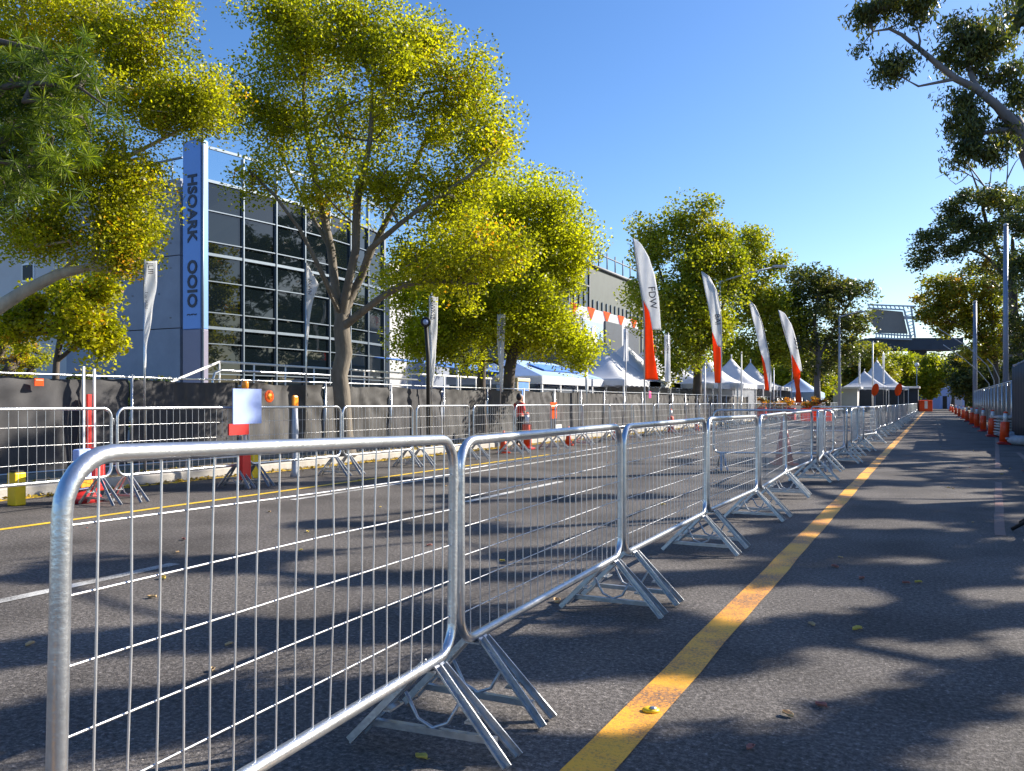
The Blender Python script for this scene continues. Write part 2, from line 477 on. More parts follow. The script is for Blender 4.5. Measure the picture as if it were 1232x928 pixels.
# ------------------------------------------------------------------ crowd barriers
def barrier_parts(Wd, root, top=1.12, bot=0.30, nvert=23, nh=6, sides=12, wr=0.0025, wob=0.003):
    r = 0.0185
    cr = 0.11
    hw = Wd / 2 - r
    z0, z1 = bot + r, top - r
    path = []
    def arc(cx, cz, a0):
        for i in range(7):
            a = a0 + (PI / 2) * i / 6
            path.append((cx + cr * math.cos(a), 0, cz + cr * math.sin(a)))
    arc(hw - cr, z0 + cr, -PI / 2); arc(hw - cr, z1 - cr, 0); arc(-hw + cr, z1 - cr, PI / 2); arc(-hw + cr, z0 + cr, PI)
    m = MB(); m.tube(path, r, sides, closed=True)
    fr = m.build('frame', M['steel'], root)
    w = MB()
    for i in range(nvert):
        x = -hw + (2 * hw) * (i + 1) / (nvert + 1)
        e = max(0.0, abs(x) - (hw - cr))
        dz = cr - math.sqrt(max(0, cr * cr - e * e))
        w.tube([(x, 0.0, z0 + dz), (x + random.uniform(-wob, wob), random.uniform(-wob, wob), (z0 + z1) / 2), (x, 0.0, z1 - dz)], wr, 5, caps=False)
    for j in range(nh):
        z = z0 + (z1 - z0) * (j + 1) / (nh + 1)
        w.tube([(-hw, wr * 1.7, z), (0, wr * 1.7 + random.uniform(-.002, .002), z + random.uniform(-wob, wob)), (hw, wr * 1.7, z)], wr, 5, caps=False)
    w.build('wire_infill', M['wire'], root)
    for hzz in (0.98, 0.52):
        h = MB()
        h.tube([(hw, 0, hzz), (hw + 0.030, 0, hzz + 0.005), (hw + 0.036, 0, hzz - 0.03), (hw + 0.036, 0, hzz - 0.07)], 0.006, 6)
        h.build('coupling_hook', M['foot'], root)
    for sgn in (-1, 1):
        x = sgn * (Wd / 2 - 0.17)
        f = MB()
        zt = bot + 0.012
        for s2 in (-1, 1):
            for dx in (-0.055, 0.055):
                f.bar((x + dx * 0.35, s2 * 0.02, zt), (x + dx, s2 * 0.30, 0.012), 0.032, 0.007, up=(0, s2, 0.9))
                f.bar((x + dx * 0.35, s2 * 0.034, zt), (x + dx, s2 * 0.314, 0.018), 0.006, 0.022, up=(0, s2, 0.9))
        f.bar((x, -0.245, 0.075), (x, 0.245, 0.075), 0.024, 0.024)
        f.bar((x - 0.05, -0.16, 0.14), (x + 0.05, -0.16, 0.14), 0.03, 0.008)
        f.bar((x - 0.05, 0.16, 0.14), (x + 0.05, 0.16, 0.14), 0.03, 0.008)
        f.tube([(x, -0.11, 0.20), (x, -0.06, 0.11), (x, 0, 0.085), (x, 0.06, 0.11), (x, 0.11, 0.20)], 0.007, 6)
        f.bar((x, -0.03, bot - 0.004), (x, 0.03, bot - 0.004), 0.10, 0.008)
        f.build('foot', M['foot'], root)


ORD = ['first', 'second', 'third', 'fourth', 'fifth', 'sixth', 'seventh', 'eighth', 'ninth', 'tenth', 'eleventh', 'twelfth', 'thirteenth', 'fourteenth']
# nearest panel, turned a little away from the row
a = pt(616 - 71, 3.12); b = pt(50, 1.50)
a = Vector((a.x, a.y, 0)); b = Vector((b.x, b.y, 0))
d = a - b
W0 = d.length
b0 = thing('crowd_barrier', 'large nearest steel crowd barrier filling the lower left foreground', 'crowd barrier', (a + b) / 2, math.atan2(d.y, d.x), 'steel crowd barriers in the near row')
b0.rotation_euler = (0, math.radians(1.35), math.atan2(d.y, d.x))
b0.location.z = 0.02
barrier_parts(W0, b0, top=1.13, nvert=20, nh=5, sides=20, wr=0.0028, wob=0.007)
for ch in b0.children:   # the leaning panel still stands on its feet
    if ch.name.startswith('foot') and False: pass
proto = None
NEAR = []
joints = [(-1.63, 2.74), (-1.70, 4.84), (-1.71, 7.00), (-1.70, 9.22), (-1.72, 11.5), (-1.76, 13.8), (-1.66, 16.1), (-1.75, 18.35)]
y = 18.35
while y < 108:
    y += 2.28
    joints.append((-1.72 + random.uniform(-0.09, 0.09), y))
yawj = [0, 0, 0.0, 0.02, -0.05, 0.12, -0.10, 0.14, -0.05, 0.18, -0.12]
for i in range(len(joints) - 1):
    p, q = Vector((*joints[i], 0)), Vector((*joints[i + 1], 0))
    d = q - p
    mid = (p + q) / 2
    yw = math.atan2(d.y, d.x) + (yawj[i] if i < len(yawj) else random.uniform(-.06, .06))
    if proto is None:
        proto = thing('crowd_barrier', '', 'crowd barrier', (0, 0, 0), 0, 'steel crowd barriers in the near row')
        barrier_parts(2.16, proto, sides=12)
        o = proto
    else:
        o = copy_tree(proto)
    o.location = mid
    o.rotation_euler = (0, random.uniform(-.008, .008), yw)
    if i + 2 <= 14:
        o['label'] = ('steel crowd barrier, %s from the camera in the near row beside the yellow line' % ORD[i + 1])
    else:
        o['label'] = 'distant steel barrier of the near row, overlapping its neighbours towards the tents'
    o.scale = (d.length / 2.2, 1, 1)

# far row : the same kind of barrier with fewer cross wires
farp = thing('crowd_barrier', '', 'crowd barrier', (0, 0, 0), 0, 'steel crowd barriers in the far row')
barrier_parts(2.16, farp, sides=10, nvert=19, nh=3)
y = 4.72
i = 0
fl = {1: 'far-row crowd barrier at left edge of the road, before the first pair of feet',
      }
while y < 92:
    o = farp if i == 0 else copy_tree(farp)
    o.location = (-9.0 + random.uniform(-.03, .03), y + 1.1, 0)
    o.rotation_euler = (0, 0, PI / 2 + random.uniform(-.02, .02) if i < 4 else PI / 2 + random.uniform(-.05, .05))
    o.scale = (1.0, 1.0, 1.065)
    o['group'] = 'steel crowd barriers in the far row'
    if i == 0:
        o['label'] = 'far-row steel barrier at the left edge of the photo'
    elif i < 13:
        o['label'] = 'steel barrier of the far row before the black fence, %s from the left' % ORD[i]
    else:
        o['label'] = 'distant steel barrier of the far row, one of many seen edge to edge'
    y += 2.2
    i += 1
# a few panels parked edge-on behind the near row
for n_, (px, D, ry, lab) in enumerate([(930, 15.2, 0.35, 'steel barrier swung inwards behind the near row, left of the red cone'),
                                        (1013, 27.0, 0.6, 'steel barrier swung inwards behind the near row, below the distant white tents')]):
    o = copy_tree(proto); o.location = pt(px, D); o.rotation_euler = (0, 0, ry); o.scale = (1, 1, 1); o['label'] = lab

# ------------------------------------------------------------------ black screened fence
fence = thing('screened_fence', 'long temporary fence hung with black shade cloth behind the far barriers', 'fence', (-11.6, 0, 0.12))
FZ = 1.52
for i in range(38):
    y = 2.0 + i * 2.4
    p = MB(); p.tube([(0.05, y, 0), (0.05, y, FZ + 0.06)], 0.021, 8)
    p.build('post', M['steel'], fence)
r = MB(); r.tube([(0.05, 1.0 + j * 3, FZ + 0.02 + 0.008 * math.sin(j * 1.7)) for j in range(32)], 0.016, 8); r.build('top_rail', M['steel'], fence)
r = MB(); r.tube([(0.05, 1.0, 0.12), (0.05, 92, 0.12)], 0.014, 8); r.build('bottom_rail', M['steel'], fence)
for i in range(37):
    y0 = 2.03 + i * 2.4
    ph = random.uniform(0, 6)
    gath = random.choice([0, 1, 1, 2])
    def fn(u, v, y0=y0, ph=ph, gath=gath):
        yy = y0 + u * 2.34
        zz = 0.10 + v * (FZ - 0.12) - 0.035 * (math.sin(PI * u) ** 2) * v * (1 + 0.3 * math.sin(ph))
        fan = math.atan2(v - 1.05, (u - 0.5)) if gath else u * 5
        xx = 0.02 * math.sin(fan * 13 + ph) * (0.4 + v * 0.8) + 0.014 * math.sin(u * 31 + ph * 2 + v * 4) + 0.03 * math.sin(PI * u) * (1 - v)
        return (xx, yy, zz)
    g = MB(); g.grid(fn, 36, 14); g.build('shade_cloth', M['cloth_dark'] if i < 4 or i % 3 == 0 else M['cloth_grey'], fence)
# orange tags on fence
def small_board(name, label, px, py, X, w, h, mat, cat, group=None, z=None, disc=False):
    D = dist_on(px, X)
    c = pt(px, D, hz(py, D))
    o = thing(name, label, cat, c, TH * 0 + PI / 2, group)
    m = MB()
    if disc:
        m.lathe([(w / 2 * 0.9, -0.012), (w / 2, -0.006), (w / 2, 0.006), (w / 2 * 0.9, 0.012)], 20)
        q = m.build('plate', mat, o); q.rotation_euler = (PI / 2, 0, 0)
        m2 = MB(); m2.lathe([(w * 0.27, -0.016), (w * 0.27, 0.016)], 16); q = m2.build('centre_mark', M['amber'], o); q.rotation_euler = (PI / 2, 0, 0)
    else:
        m.box((0, 0, 0), (w, 0.012, h)); m.build('plate', mat, o, bevel=0.004)
        m2 = MB(); m2.box((0, -0.010, h * 0.28), (w * 0.8, 0.004, h * 0.1)); m2.build('stripe', M['cream'], o)
    return o


small_board('warning_tag', 'small orange square tag clipped high on the black fence at far left', 47, 460, -11.5, 0.14, 0.11, M['orange'], 'tag')
small_board('warning_disc', 'round orange disc hung on the black fence right of pale blue sheet', 324, 477, -11.45, 0.24, 0.2, M['orange'], 'sign', disc=True)

# ------------------------------------------------------------------ trees
def resample(poly, step):
    out = [Vector(poly[0])]
    # Catmull-Rom through the points
    P = [Vector(p) for p in poly]
    P = [P[0] * 2 - P[1]] + P + [P[-1] * 2 - P[-2]]
    for i in range(1, len(P) - 2):
        L = (P[i + 1] - P[i]).length
        n = max(1, int(L / step))
        for k in range(1, n + 1):
            t = k / n
            a, b, c, d = P[i - 1], P[i], P[i + 1], P[i + 2]
            out.append(0.5 * ((2 * b) + (c - a) * t + (2 * a - 5 * b + 4 * c - d) * t * t + (3 * b - a - 3 * c + d) * t ** 3))
    return out


def tree(name, label, base, skel, blobs, cat='tree', group=None, leaf='leaf_plane', bark='bark', r0=0.18, rmin=0.008,
         lpc=160, csig=0.28, ls=0.10, aspect=1.6, droop=0.0, seed=1, flat=0.75, hollow=0.45, step=0.4, vshift=0.0, needles=False, tw=4, nmul=1.0):
    g = np.random.default_rng(seed)
    base = Vector(base)
    pos = []; par = []; mr = []
    for si, s in enumerate(skel):
        poly, ra, rb = s
        pts = resample(poly, step)
        if si == 0:
            last = -1
        else:
            A = np.array(pos); q = np.array(pts[0])
            last = int(np.argmin(((A - q) ** 2).sum(1)))
            pts = pts[1:]
        for k, p in enumerate(pts):
            pos.append(tuple(p)); par.append(last); last = len(pos) - 1
            mr.append(ra + (rb - ra) * k / max(1, len(pts) - 1))
    cl = []
    for (c, rad, n) in blobs:
        n = int(math.ceil(n * nmul))
        dirs = g.normal(size=(n, 3)); dirs /= np.linalg.norm(dirs, axis=1)[:, None]
        rr = g.uniform(0, 1, n) ** hollow
        # lumpy outline
        lump = 1 + 0.16 * np.sin(dirs[:, 0] * 7 + seed) * np.sin(dirs[:, 2] * 6 + 2 * seed) + 0.10 * np.sin(dirs[:, 1] * 9 + seed)
        cl.append(np.array(c) + dirs * (rr * lump)[:, None] * np.array(rad))
    cl = np.concatenate(cl)
    A = np.array(pos)
    d0 = np.array([((A - c) ** 2).sum(1).min() for c in cl])
    order = np.argsort(d0)
    cap = len(pos) + len(cl) * 14
    PA = np.zeros((cap, 3)); n = len(pos); PA[:n] = A
    par = par + [0] * (cap - n)
    mr = mr + [0.0] * (cap - n)
    s0 = np.array([base.x, base.y, base.z])
    for ci in order:
        c = cl[ci]
        dv = PA[:n] - c
        dd = np.sqrt((dv ** 2).sum(1))
        pen = np.where(PA[:n, 2] > c[2] + 0.2, 0.5 * (PA[:n, 2] - c[2]), 0)
        lowpen = np.where(PA[:n, 2] < s0[2] + 1.2, 1.5, 0)
        j = int(np.argmin(dd + pen + lowpen))
        L = dd[j]
        m = max(1, min(12, int(L / (step * 1.1))))
        p0 = PA[j].copy()
        off = g.normal(size=3) * L * 0.09
        off[2] += L * 0.10 if droop == 0 else -L * 0.05
        last = j
        for k in range(1, m + 1):
            if n >= cap: break
            t = k / m
            PA[n] = p0 + (c - p0) * t + off * math.sin(PI * t)
            par[n] = last; last = n; n += 1
    # radii
    cnt = np.zeros(n)
    haschild = np.zeros(n, bool)
    for i in range(n):
        if par[i] >= 0: haschild[par[i]] = True
    for i in range(n - 1, -1, -1):
        if not haschild[i]: cnt[i] += 1
        if par[i] >= 0: cnt[par[i]] += cnt[i]
    tot = max(cnt)
    rad = np.maximum(rmin, r0 * (cnt / tot) ** 0.52)
    for i in range(n):
        if mr[i] > 0: rad[i] = max(mr[i], min(rad[i], mr[i] * 1.25))
    kids = [[] for _ in range(n)]
    for i in range(1, n):
        if par[i] >= 0: kids[par[i]].append(i)
    mb = MB()
    bx = base
    def P(i): return (PA[i][0] - bx.x, PA[i][1] - bx.y, PA[i][2] - bx.z)
    stack = [(0, -1)]
    while stack:
        st, pr = stack.pop()
        ch = []
        rr = []
        if pr >= 0:
            ch.append(P(pr)); rr.append(min(rad[pr], rad[st] * 1.25))
        cur = st
        while True:
            ch.append(P(cur)); rr.append(rad[cur])
            ks = kids[cur]
            if not ks: break
            b_ = max(ks, key=lambda q: (mr[q] > 0, cnt[q]))
            for q in ks:
                if q != b_: stack.append((q, cur))
            cur = b_
        if len(ch) > 1:
            rr[-1] = rr[-1] * 0.5
            if pr < 0: rr[0] *= 1.35
            mb.tube(ch, rr, 10 if rr[0] > 0.07 else (6 if rr[0] > 0.025 else tw), caps=False)
    root = thing(name, label, cat, base, 0, group)
    mb.build('trunk', M[bark], root)
    # leaves
    nc = len(cl)
    cnt_l = lpc
    cs = g.uniform(0.65, 1.35, nc)
    C0 = np.repeat(cl, cnt_l, axis=0)
    S0 = np.repeat(cs, cnt_l)
    NL = len(C0)
    off = g.normal(size=(NL, 3))
    ln = np.linalg.norm(off, axis=1); off *= (np.minimum(ln, 1.75 + 0.25 * g.random(NL)) / ln)[:, None]
    off *= csig * S0[:, None]
    off[:, 2] *= flat
    if needles:
        dirs = g.normal(size=(NL, 3)); dirs /= np.linalg.norm(dirs, axis=1)[:, None]
        tc = g.normal(size=(nc * 6, 3)) * csig
        tc = np.repeat(cl, 6, axis=0) + tc
        C0 = tc[g.integers(0, 6, NL) + np.repeat(np.arange(nc) * 6, cnt_l)]
        ax = dirs
        l = ls * g.uniform(0.7, 1.3, NL)
        C = C0 + ax * (l / 2)[:, None]
    else:
        C = C0 + off
        if droop > 0:
            ax = g.normal(size=(NL, 3)) * (1 - droop) + np.array([0, 0, -1.3]) * droop
        else:
            ax = g.normal(size=(NL, 3)) * np.array([1, 1, 0.6])
        ax /= np.linalg.norm(ax, axis=1)[:, None]
        l = ls * g.uniform(0.6, 1.35, NL)
    rv = g.normal(size=(NL, 3))
    sd = np.cross(ax, rv); sd /= np.linalg.norm(sd, axis=1)[:, None]
    w = l / aspect
    C = C - np.array([bx.x, bx.y, bx.z])
    V = np.stack([C - ax * (l / 2)[:, None], C + sd * (w / 2)[:, None], C + ax * (l / 2)[:, None], C - sd * (w / 2)[:, None]], 1).reshape(-1, 3)
    Fi = np.arange(NL * 4).reshape(-1, 4)
    cv = np.repeat(g.normal(0.45, 0.17, nc), cnt_l)
    var = np.clip(cv + g.normal(0, 0.16, NL) + vshift, 0, 1)
    me = fast_mesh('crown', V, 4, Fi, var)
    link('crown', me, root, M[leaf])
    return root


def at(px, py, D):
    return pt(px, D, hz(py, D))


# --- tree 2 : the large plane tree before the glass building
D2 = 17.3
def a2(px, py, dd=0.0): return at(px, py, D2 + dd)
base2 = pt(416, D2, 0.12)
sk = [([base2, a2(411, 470), a2(408, 452), a2(414, 425), a2(411, 395), a2(411, 380)], 0.18, 0.135),
      ([a2(411, 388), a2(403, 345, .1), a2(398, 300, .3), a2(385, 240, .5), a2(372, 180, .8), a2(365, 110, .8), a2(372, 60, .6)], 0.085, 0.022),
      ([a2(411, 385), a2(418, 345, -.2), a2(428, 300, -.3), a2(430, 240, -.4), a2(445, 170, -.2), a2(448, 90, .1)], 0.09, 0.022),
      ([a2(413, 375), a2(436, 330, .2), a2(455, 285, .4), a2(490, 220, .6), a2(520, 150, .9), a2(540, 110, .9)], 0.07, 0.02),
      ([a2(412, 392), a2(440, 372, -.4), a2(480, 345, -.8), a2(525, 338, -1.2), a2(575, 342, -1.4)], 0.075, 0.02),
      ([a2(410, 380), a2(390, 335, -.5), a2(360, 275, -.9), a2(330, 235, -1.1), a2(300, 205, -1.1)], 0.06, 0.02),
      ([a2(405, 372), a2(394, 345, -.9), a2(385, 325, -1.1), a2(376, 318, -1.3)], 0.028, 0.012),
      ([a2(425, 320), a2(445, 300, -.5), a2(500, 255, -.9), a2(560, 215, -1), a2(600, 180, -.9)], 0.05, 0.018),
      ([a2(398, 300), a2(370, 250, .9), a2(340, 190, 1.4), a2(320, 130, 1.5)], 0.05, 0.015)]
B2 = []
for (px, py, dd, rx, rz, n) in [(360, 60, .6, 62, 62, 34), (420, 35, 0, 70, 50, 34), (330, 150, .5, 48, 55, 26), (470, 90, -.4, 62, 60, 34), (540, 130, .2, 52, 55, 26),
                               (585, 165, -.4, 42, 50, 22), (410, 150, .5, 70, 60, 26), (450, 220, -.6, 80, 55, 26), (540, 240, -.3, 66, 55, 30), (590, 300, -1.2, 50, 46, 20),
                               (520, 330, -1.1, 66, 44, 22), (310, 215, -.6, 26, 30, 6), (380, 240, .4, 50, 40, 8), (500, 60, .3, 40, 40, 14), (570, 100, .3, 26, 30, 8),
                               (300, 100, .8, 18, 30, 5), (345, 20, .3, 40, 30, 12)]:
    B2.append((tuple(a2(px, py, dd)), (rx * D2 / F, rx * D2 / F * 1.1, rz * D2 / F), n))
tree('plane_tree', 'big autumn plane tree with forked grey trunk before the glass building', base2, sk, B2, leaf='leaf_plane', bark='bark', lpc=205, csig=0.25, ls=0.066, aspect=1.35, seed=3, hollow=0.6, nmul=1.3, rmin=0.011, group='street plane trees')

# --- tree 1 : upper left
D1 = 14.0
def a1(px, py, dd=0.0): return at(px, py, D1 + dd)
base1 = pt(-60, D1, 0.12)
sk = [([base1, a1(-55, 430), a1(-40, 400), a1(-5, 372), a1(30, 350), a1(70, 330), a1(110, 321), a1(138, 326)], 0.20, 0.06),
      ([a1(-55, 420), a1(-40, 330, .5), a1(-10, 250, .9), a1(5, 170, 1.0), a1(20, 60, 1.2), a1(40, -60, 1.2)], 0.13, 0.03),
      ([a1(-5, 250, .9), a1(60, 225, .6), a1(130, 200, .5), a1(200, 165, .6), a1(250, 140, .6)], 0.05, 0.015),
      ([a1(110, 321), a1(120, 280, .2), a1(140, 230, .2), a1(150, 160, .4)], 0.045, 0.015),
      ([a1(5, 170, 1.0), a1(70, 120, .8), a1(140, 80, .8), a1(190, 30, .8)], 0.05, 0.015)]
B1 = []
for (px, py, dd, rx, rz, n) in [(40, -10, 1, 90, 60, 34), (120, 30, .8, 80, 55, 34), (160, 75, .5, 60, 45, 26), (70, 120, .5, 90, 60, 40), (190, 130, .4, 62, 34, 30), (235, 132, .3, 44, 34, 20),
                               (245, 110, .4, 30, 26, 8), (110, 210, .3, 80, 50, 40), (30, 210, .8, 70, 55, 30), (60, 280, .3, 70, 44, 34), (150, 265, .1, 44, 40, 24), (150, 310, -.1, 42, 26, 16),
                               (205, 20, .6, 24, 40, 8), (30, 60, 1, 70, 60, 26), (160, 215, .2, 40, 30, 12)]:
    B1.append((tuple(a1(px, py, dd)), (rx * D1 / F, rx * D1 / F, rz * D1 / F), n))
tree('plane_tree', 'golden tree at the upper left with a long pale limb arching rightwards', base1, sk, B1, leaf='leaf_plane', bark='bark_pale', lpc=240, csig=0.22, ls=0.053, aspect=1.4, seed=5, hollow=0.6, nmul=1.3, vshift=0.06)

# --- small tree under it
D1b = 17.5
def a1b(px, py, dd=0.0): return at(px, py, D1b + dd)
bs = pt(67, D1b, 0.12)
sk = [([bs, a1b(67, 455), a1b(68, 435), a1b(74, 400), a1b(78, 370), a1b(85, 345)], 0.07, 0.04),
      ([a1b(69, 432), a1b(80, 425), a1b(95, 412), a1b(120, 395)], 0.035, 0.015)]
Bb = [(tuple(a1b(px, py, dd)), (rx * D1b / F, rx * D1b / F, rz * D1b / F), n) for (px, py, dd, rx, rz, n) in
      [(60, 375, 0, 48, 28, 22), (105, 385, -.3, 38, 34, 24), (120, 410, -.4, 26, 24, 14), (125, 350, 0, 26, 24, 12), (30, 395, .3, 34, 28, 14), (85, 350, .4, 50, 24, 16)]]
tree('young_plane_tree', 'small orange-tinged tree with a thin stem beneath the arching limb', bs, sk, Bb, leaf='leaf_plane', bark='bark_dark', lpc=150, csig=0.17, ls=0.085, aspect=1.3, seed=8, vshift=0.14)
# golden bush at far left behind fence
Ds = 20.0
bs = pt(18, Ds, 0.12)
tree('golden_shrub', 'rust-gold rounded shrub over the black fence at the left edge', bs, [([bs, bs + Vector((0, 0, .7)), bs + Vector((0.1, 0, 1.6))], 0.05, 0.02)],
     [(tuple(at(18, 430, Ds)), (0.95, 0.8, 0.62), 34)], cat='shrub', leaf='leaf_plane', bark='bark_dark', lpc=130, csig=0.15, ls=0.06, seed=9, vshift=0.22)

# --- dark spiky pine overlapping tree 1
Dp = 12.0
bp_ = pt(-150, Dp, 0.12)
sk = [([bp_, pt(-140, Dp, 3), at(-110, 150, Dp), at(-60, 60, Dp), at(-40, -80, Dp)], 0.16, 0.07),
      ([at(-85, 120, Dp), at(-20, 110, Dp - .3), at(40, 100, Dp - .5), at(95, 105, Dp - .5), at(130, 130, Dp - .5)], 0.05, 0.012),
      ([at(-60, 60, Dp), at(0, 50, Dp), at(50, 60, Dp)], 0.04, 0.012),
      ([at(-105, 170, Dp), at(-30, 190, Dp - .2), at(40, 200, Dp - .3)], 0.04, 0.012)]
Bp = [(tuple(at(px, py, Dp + dd)), (rx * Dp / F, rx * Dp / F, rz * Dp / F), n) for (px, py, dd, rx, rz, n) in
      [(20, 90, 0, 52, 40, 20), (75, 105, -.3, 50, 38, 18), (60, 150, -.3, 50, 36, 16), (15, 170, 0, 45, 42, 16), (60, 205, -.2, 40, 22, 8), (10, 220, 0, 30, 25, 8), (-20, 110, 0, 40, 60, 12)]]
tree('pine_tree', 'dark green needled tree with bright spiky tufts at the upper left', bp_, sk, Bp, leaf='leaf_pine', bark='bark_dark', lpc=250, csig=0.22, ls=0.19, nmul=0.62, aspect=16, seed=12, needles=True, flat=1.0)

# --- tree 3
D3 = 26.0
def a3(px, py, dd=0.0): return at(px, py, D3 + dd)
base3 = pt(613, D3, 0.12)
sk = [([base3, a3(612, 465), a3(616, 430), a3(628, 400), a3(630, 370), a3(620, 330), a3(610, 270)], 0.20, 0.06),
      ([a3(616, 430), a3(640, 412), a3(668, 395), a3(690, 390)], 0.07, 0.02),
      ([a3(630, 370), a3(650, 330), a3(665, 280)], 0.07, 0.02),
      ([a3(628, 395), a3(600, 360), a3(570, 320), a3(540, 280)], 0.07, 0.02)]
B3 = [(tuple(a3(px, py, dd)), (rx * D3 / F, rx * D3 / F, rz * D3 / F), n) for (px, py, dd, rx, rz, n) in
      [(620, 245, 0, 62, 42, 34), (660, 280, 0, 48, 50, 30), (590, 300, -.5, 70, 50, 36), (665, 320, -.4, 44, 34, 24), (640, 365, -.6, 50, 34, 26), (590, 370, -.5, 60, 40, 30), (530, 385, -.6, 50, 44, 30),
       (500, 410, -.3, 32, 30, 14), (560, 420, -.2, 44, 26, 16), (655, 405, -.4, 40, 22, 18), (700, 420, -.7, 24, 20, 12), (690, 300, 0, 22, 26, 8), (550, 330, 0, 50, 50, 24), (690, 265, .2, 14, 26, 4), (495, 345, .2, 30, 40, 14)]]
tree('plane_tree', 'dense bright yellow-green plane tree in the middle, right of the tallest one', base3, sk, B3, leaf='leaf_plane_light', bark='bark_dark', lpc=270, csig=0.33, ls=0.085, aspect=1.35, seed=21, nmul=1.2, group='street plane trees')
# second trunk beside it, its own tree
bs = pt(579, 28.5, 0.12)
sk = [([bs, at(579, 460, 28.5), at(582, 410, 28.5), at(580, 360, 28.5), at(570, 300, 28.5)], 0.15, 0.05)]
B3b = [(tuple(at(px, py, 29)), (rx * .029, rx * .029, rz * .029), n) for (px, py, rx, rz, n) in [(570, 290, 60, 60, 30), (540, 350, 56, 50, 30), (590, 390, 44, 34, 18), (600, 240, 50, 40, 20)]]
tree('plane_tree', 'narrow dark-stemmed plane tree half hidden behind the dense yellow-green one', bs, sk, B3b, leaf='leaf_plane', bark='bark_dark', lpc=120, csig=0.28, ls=0.14, aspect=1.35, seed=23, vshift=0.05, group='street plane trees')

# --- tree 4
D4 = 47.0
def a4(px, py, dd=0.0): return at(px, py, D4 + dd)
base4 = pt(838, D4, 0.12)
sk = [([base4, a4(839, 465), a4(840, 430), a4(842, 380), a4(845, 320)], 0.30, 0.09),
      ([a4(840, 425), a4(815, 380), a4(795, 330), a4(785, 290)], 0.10, 0.03),
      ([a4(840, 425), a4(860, 390), a4(875, 350), a4(880, 310)], 0.10, 0.03),
      ([a4(842, 380), a4(850, 320), a4(835, 270)], 0.10, 0.03)]
B4 = [(tuple(a4(px, py, dd)), (rx * D4 / F, rx * D4 / F, rz * D4 / F), n) for (px, py, dd, rx, rz, n) in
      [(790, 300, 0, 22, 34, 18), (830, 275, 0, 22, 30, 18), (862, 288, 0, 20, 30, 16), (835, 330, 0, 50, 36, 44), (808, 370, -.6, 40, 38, 36), (850, 375, 0, 36, 44, 34),
       (812, 425, -.8, 32, 28, 22), (852, 402, -.3, 26, 20, 16), (765, 350, 0, 14, 22, 6), (848, 252, 0, 10, 12, 4), (772, 275, 0, 8, 18, 4), (882, 320, 0, 18, 34, 14)]]
tree('plane_tree', 'broad green-gold plane tree behind the tall white feather flags', base4, sk, B4, leaf='leaf_green', bark='bark_dark', lpc=190, csig=0.46, ls=0.165, aspect=1.35, seed=31, vshift=0.22, group='street plane trees')

D4b = 76.0
bs = pt(926, D4b, 0.12)
tree('plane_tree', 'green-gold plane tree directly behind the two rightmost feather flags', bs,
     [([bs, at(924, 460, D4b), at(920, 420, D4b), at(915, 350, D4b)], 0.32, 0.1), ([at(922, 440, D4b), at(945, 400, D4b), at(955, 370, D4b)], 0.12, 0.04)],
     [(tuple(at(px, py, D4b)), (rx * D4b / F, rx * D4b / F, rz * D4b / F), n) for (px, py, rx, rz, n) in
      [(905, 300, 24, 30, 22), (885, 340, 26, 30, 20), (905, 365, 40, 36, 36), (935, 375, 34, 36, 34), (925, 325, 22, 16, 8), (895, 425, 36, 30, 28), (945, 415, 30, 30, 28), (880, 300, 14, 20, 6), (938, 315, 8, 6, 3)]],
     leaf='leaf_green', bark='bark_dark', lpc=170, csig=.62, ls=.24, aspect=1.35, seed=33, vshift=.2, group='street plane trees')
# --- tree 5 eucalypt at 1000
D5 = 76.0
def a5(px, py, dd=0.0): return at(px, py, D5 + dd)
base5 = pt(985, D5, 0.12)
sk = [([base5, a5(983, 460), a5(985, 430), a5(980, 390), a5(985, 350)], 0.34, 0.12), ([a5(985, 430), a5(1010, 385), a5(1030, 350)], 0.14, 0.05), ([a5(985, 430), a5(972, 415), a5(960, 400)], 0.12, 0.05)]
B5 = [(tuple(a5(px, py, dd)), (rx * D5 / F, rx * D5 / F, rz * D5 / F), n) for (px, py, dd, rx, rz, n) in
      [(972, 338, 0, 26, 18, 26), (1000, 350, 0, 30, 18, 26), (1030, 350, 0, 26, 12, 18), (985, 375, 0, 40, 22, 30), (1020, 385, 0, 32, 18, 22), (965, 405, 0, 26, 26, 18), (1010, 415, 0, 30, 24, 24), (985, 440, 1, 30, 20, 16)]]
tree('gum_tree', 'dark layered gum tree in the distance left of the raised screen', base5, sk, B5, leaf='leaf_gum', bark='bark_gum', lpc=110, csig=0.5, ls=0.30, aspect=2, seed=41, vshift=0.1, group='gum trees')

# --- right : overhanging gum limb
DR = 17.5
def ar(px, py, dd=0.0): return at(px, py, DR + dd)
baseR = pt(1330, DR + 1.5, 0.09)
sk = [([baseR, pt(1320, DR + 1.2, 2.5), ar(1290, 330, .6), ar(1258, 240, .2), ar(1236, 185), ar(1228, 158), ar(1222, 144)], 0.26, 0.115),
      ([ar(1228, 150), ar(1200, 128), ar(1175, 107), ar(1150, 95), ar(1125, 75), ar(1105, 58), ar(1085, 42), ar(1070, 35), ar(1050, 38)], 0.075, 0.014),
      ([ar(1152, 98), ar(1130, 99), ar(1105, 104), ar(1092, 97)], 0.026, 0.009),
      ([ar(1110, 66), ar(1107, 50), ar(1104, 35)], 0.022, 0.009),
      ([ar(1225, 158), ar(1205, 157), ar(1185, 160), ar(1172, 163)], 0.05, 0.02),
      ([ar(1175, 107, .1), ar(1165, 80, .3), ar(1165, 50, .4)], 0.03, 0.01),
      ([ar(1236, 185), ar(1250, 120, 1), ar(1275, 40, 1.5), ar(1285, -60, 2)], 0.12, 0.03)]
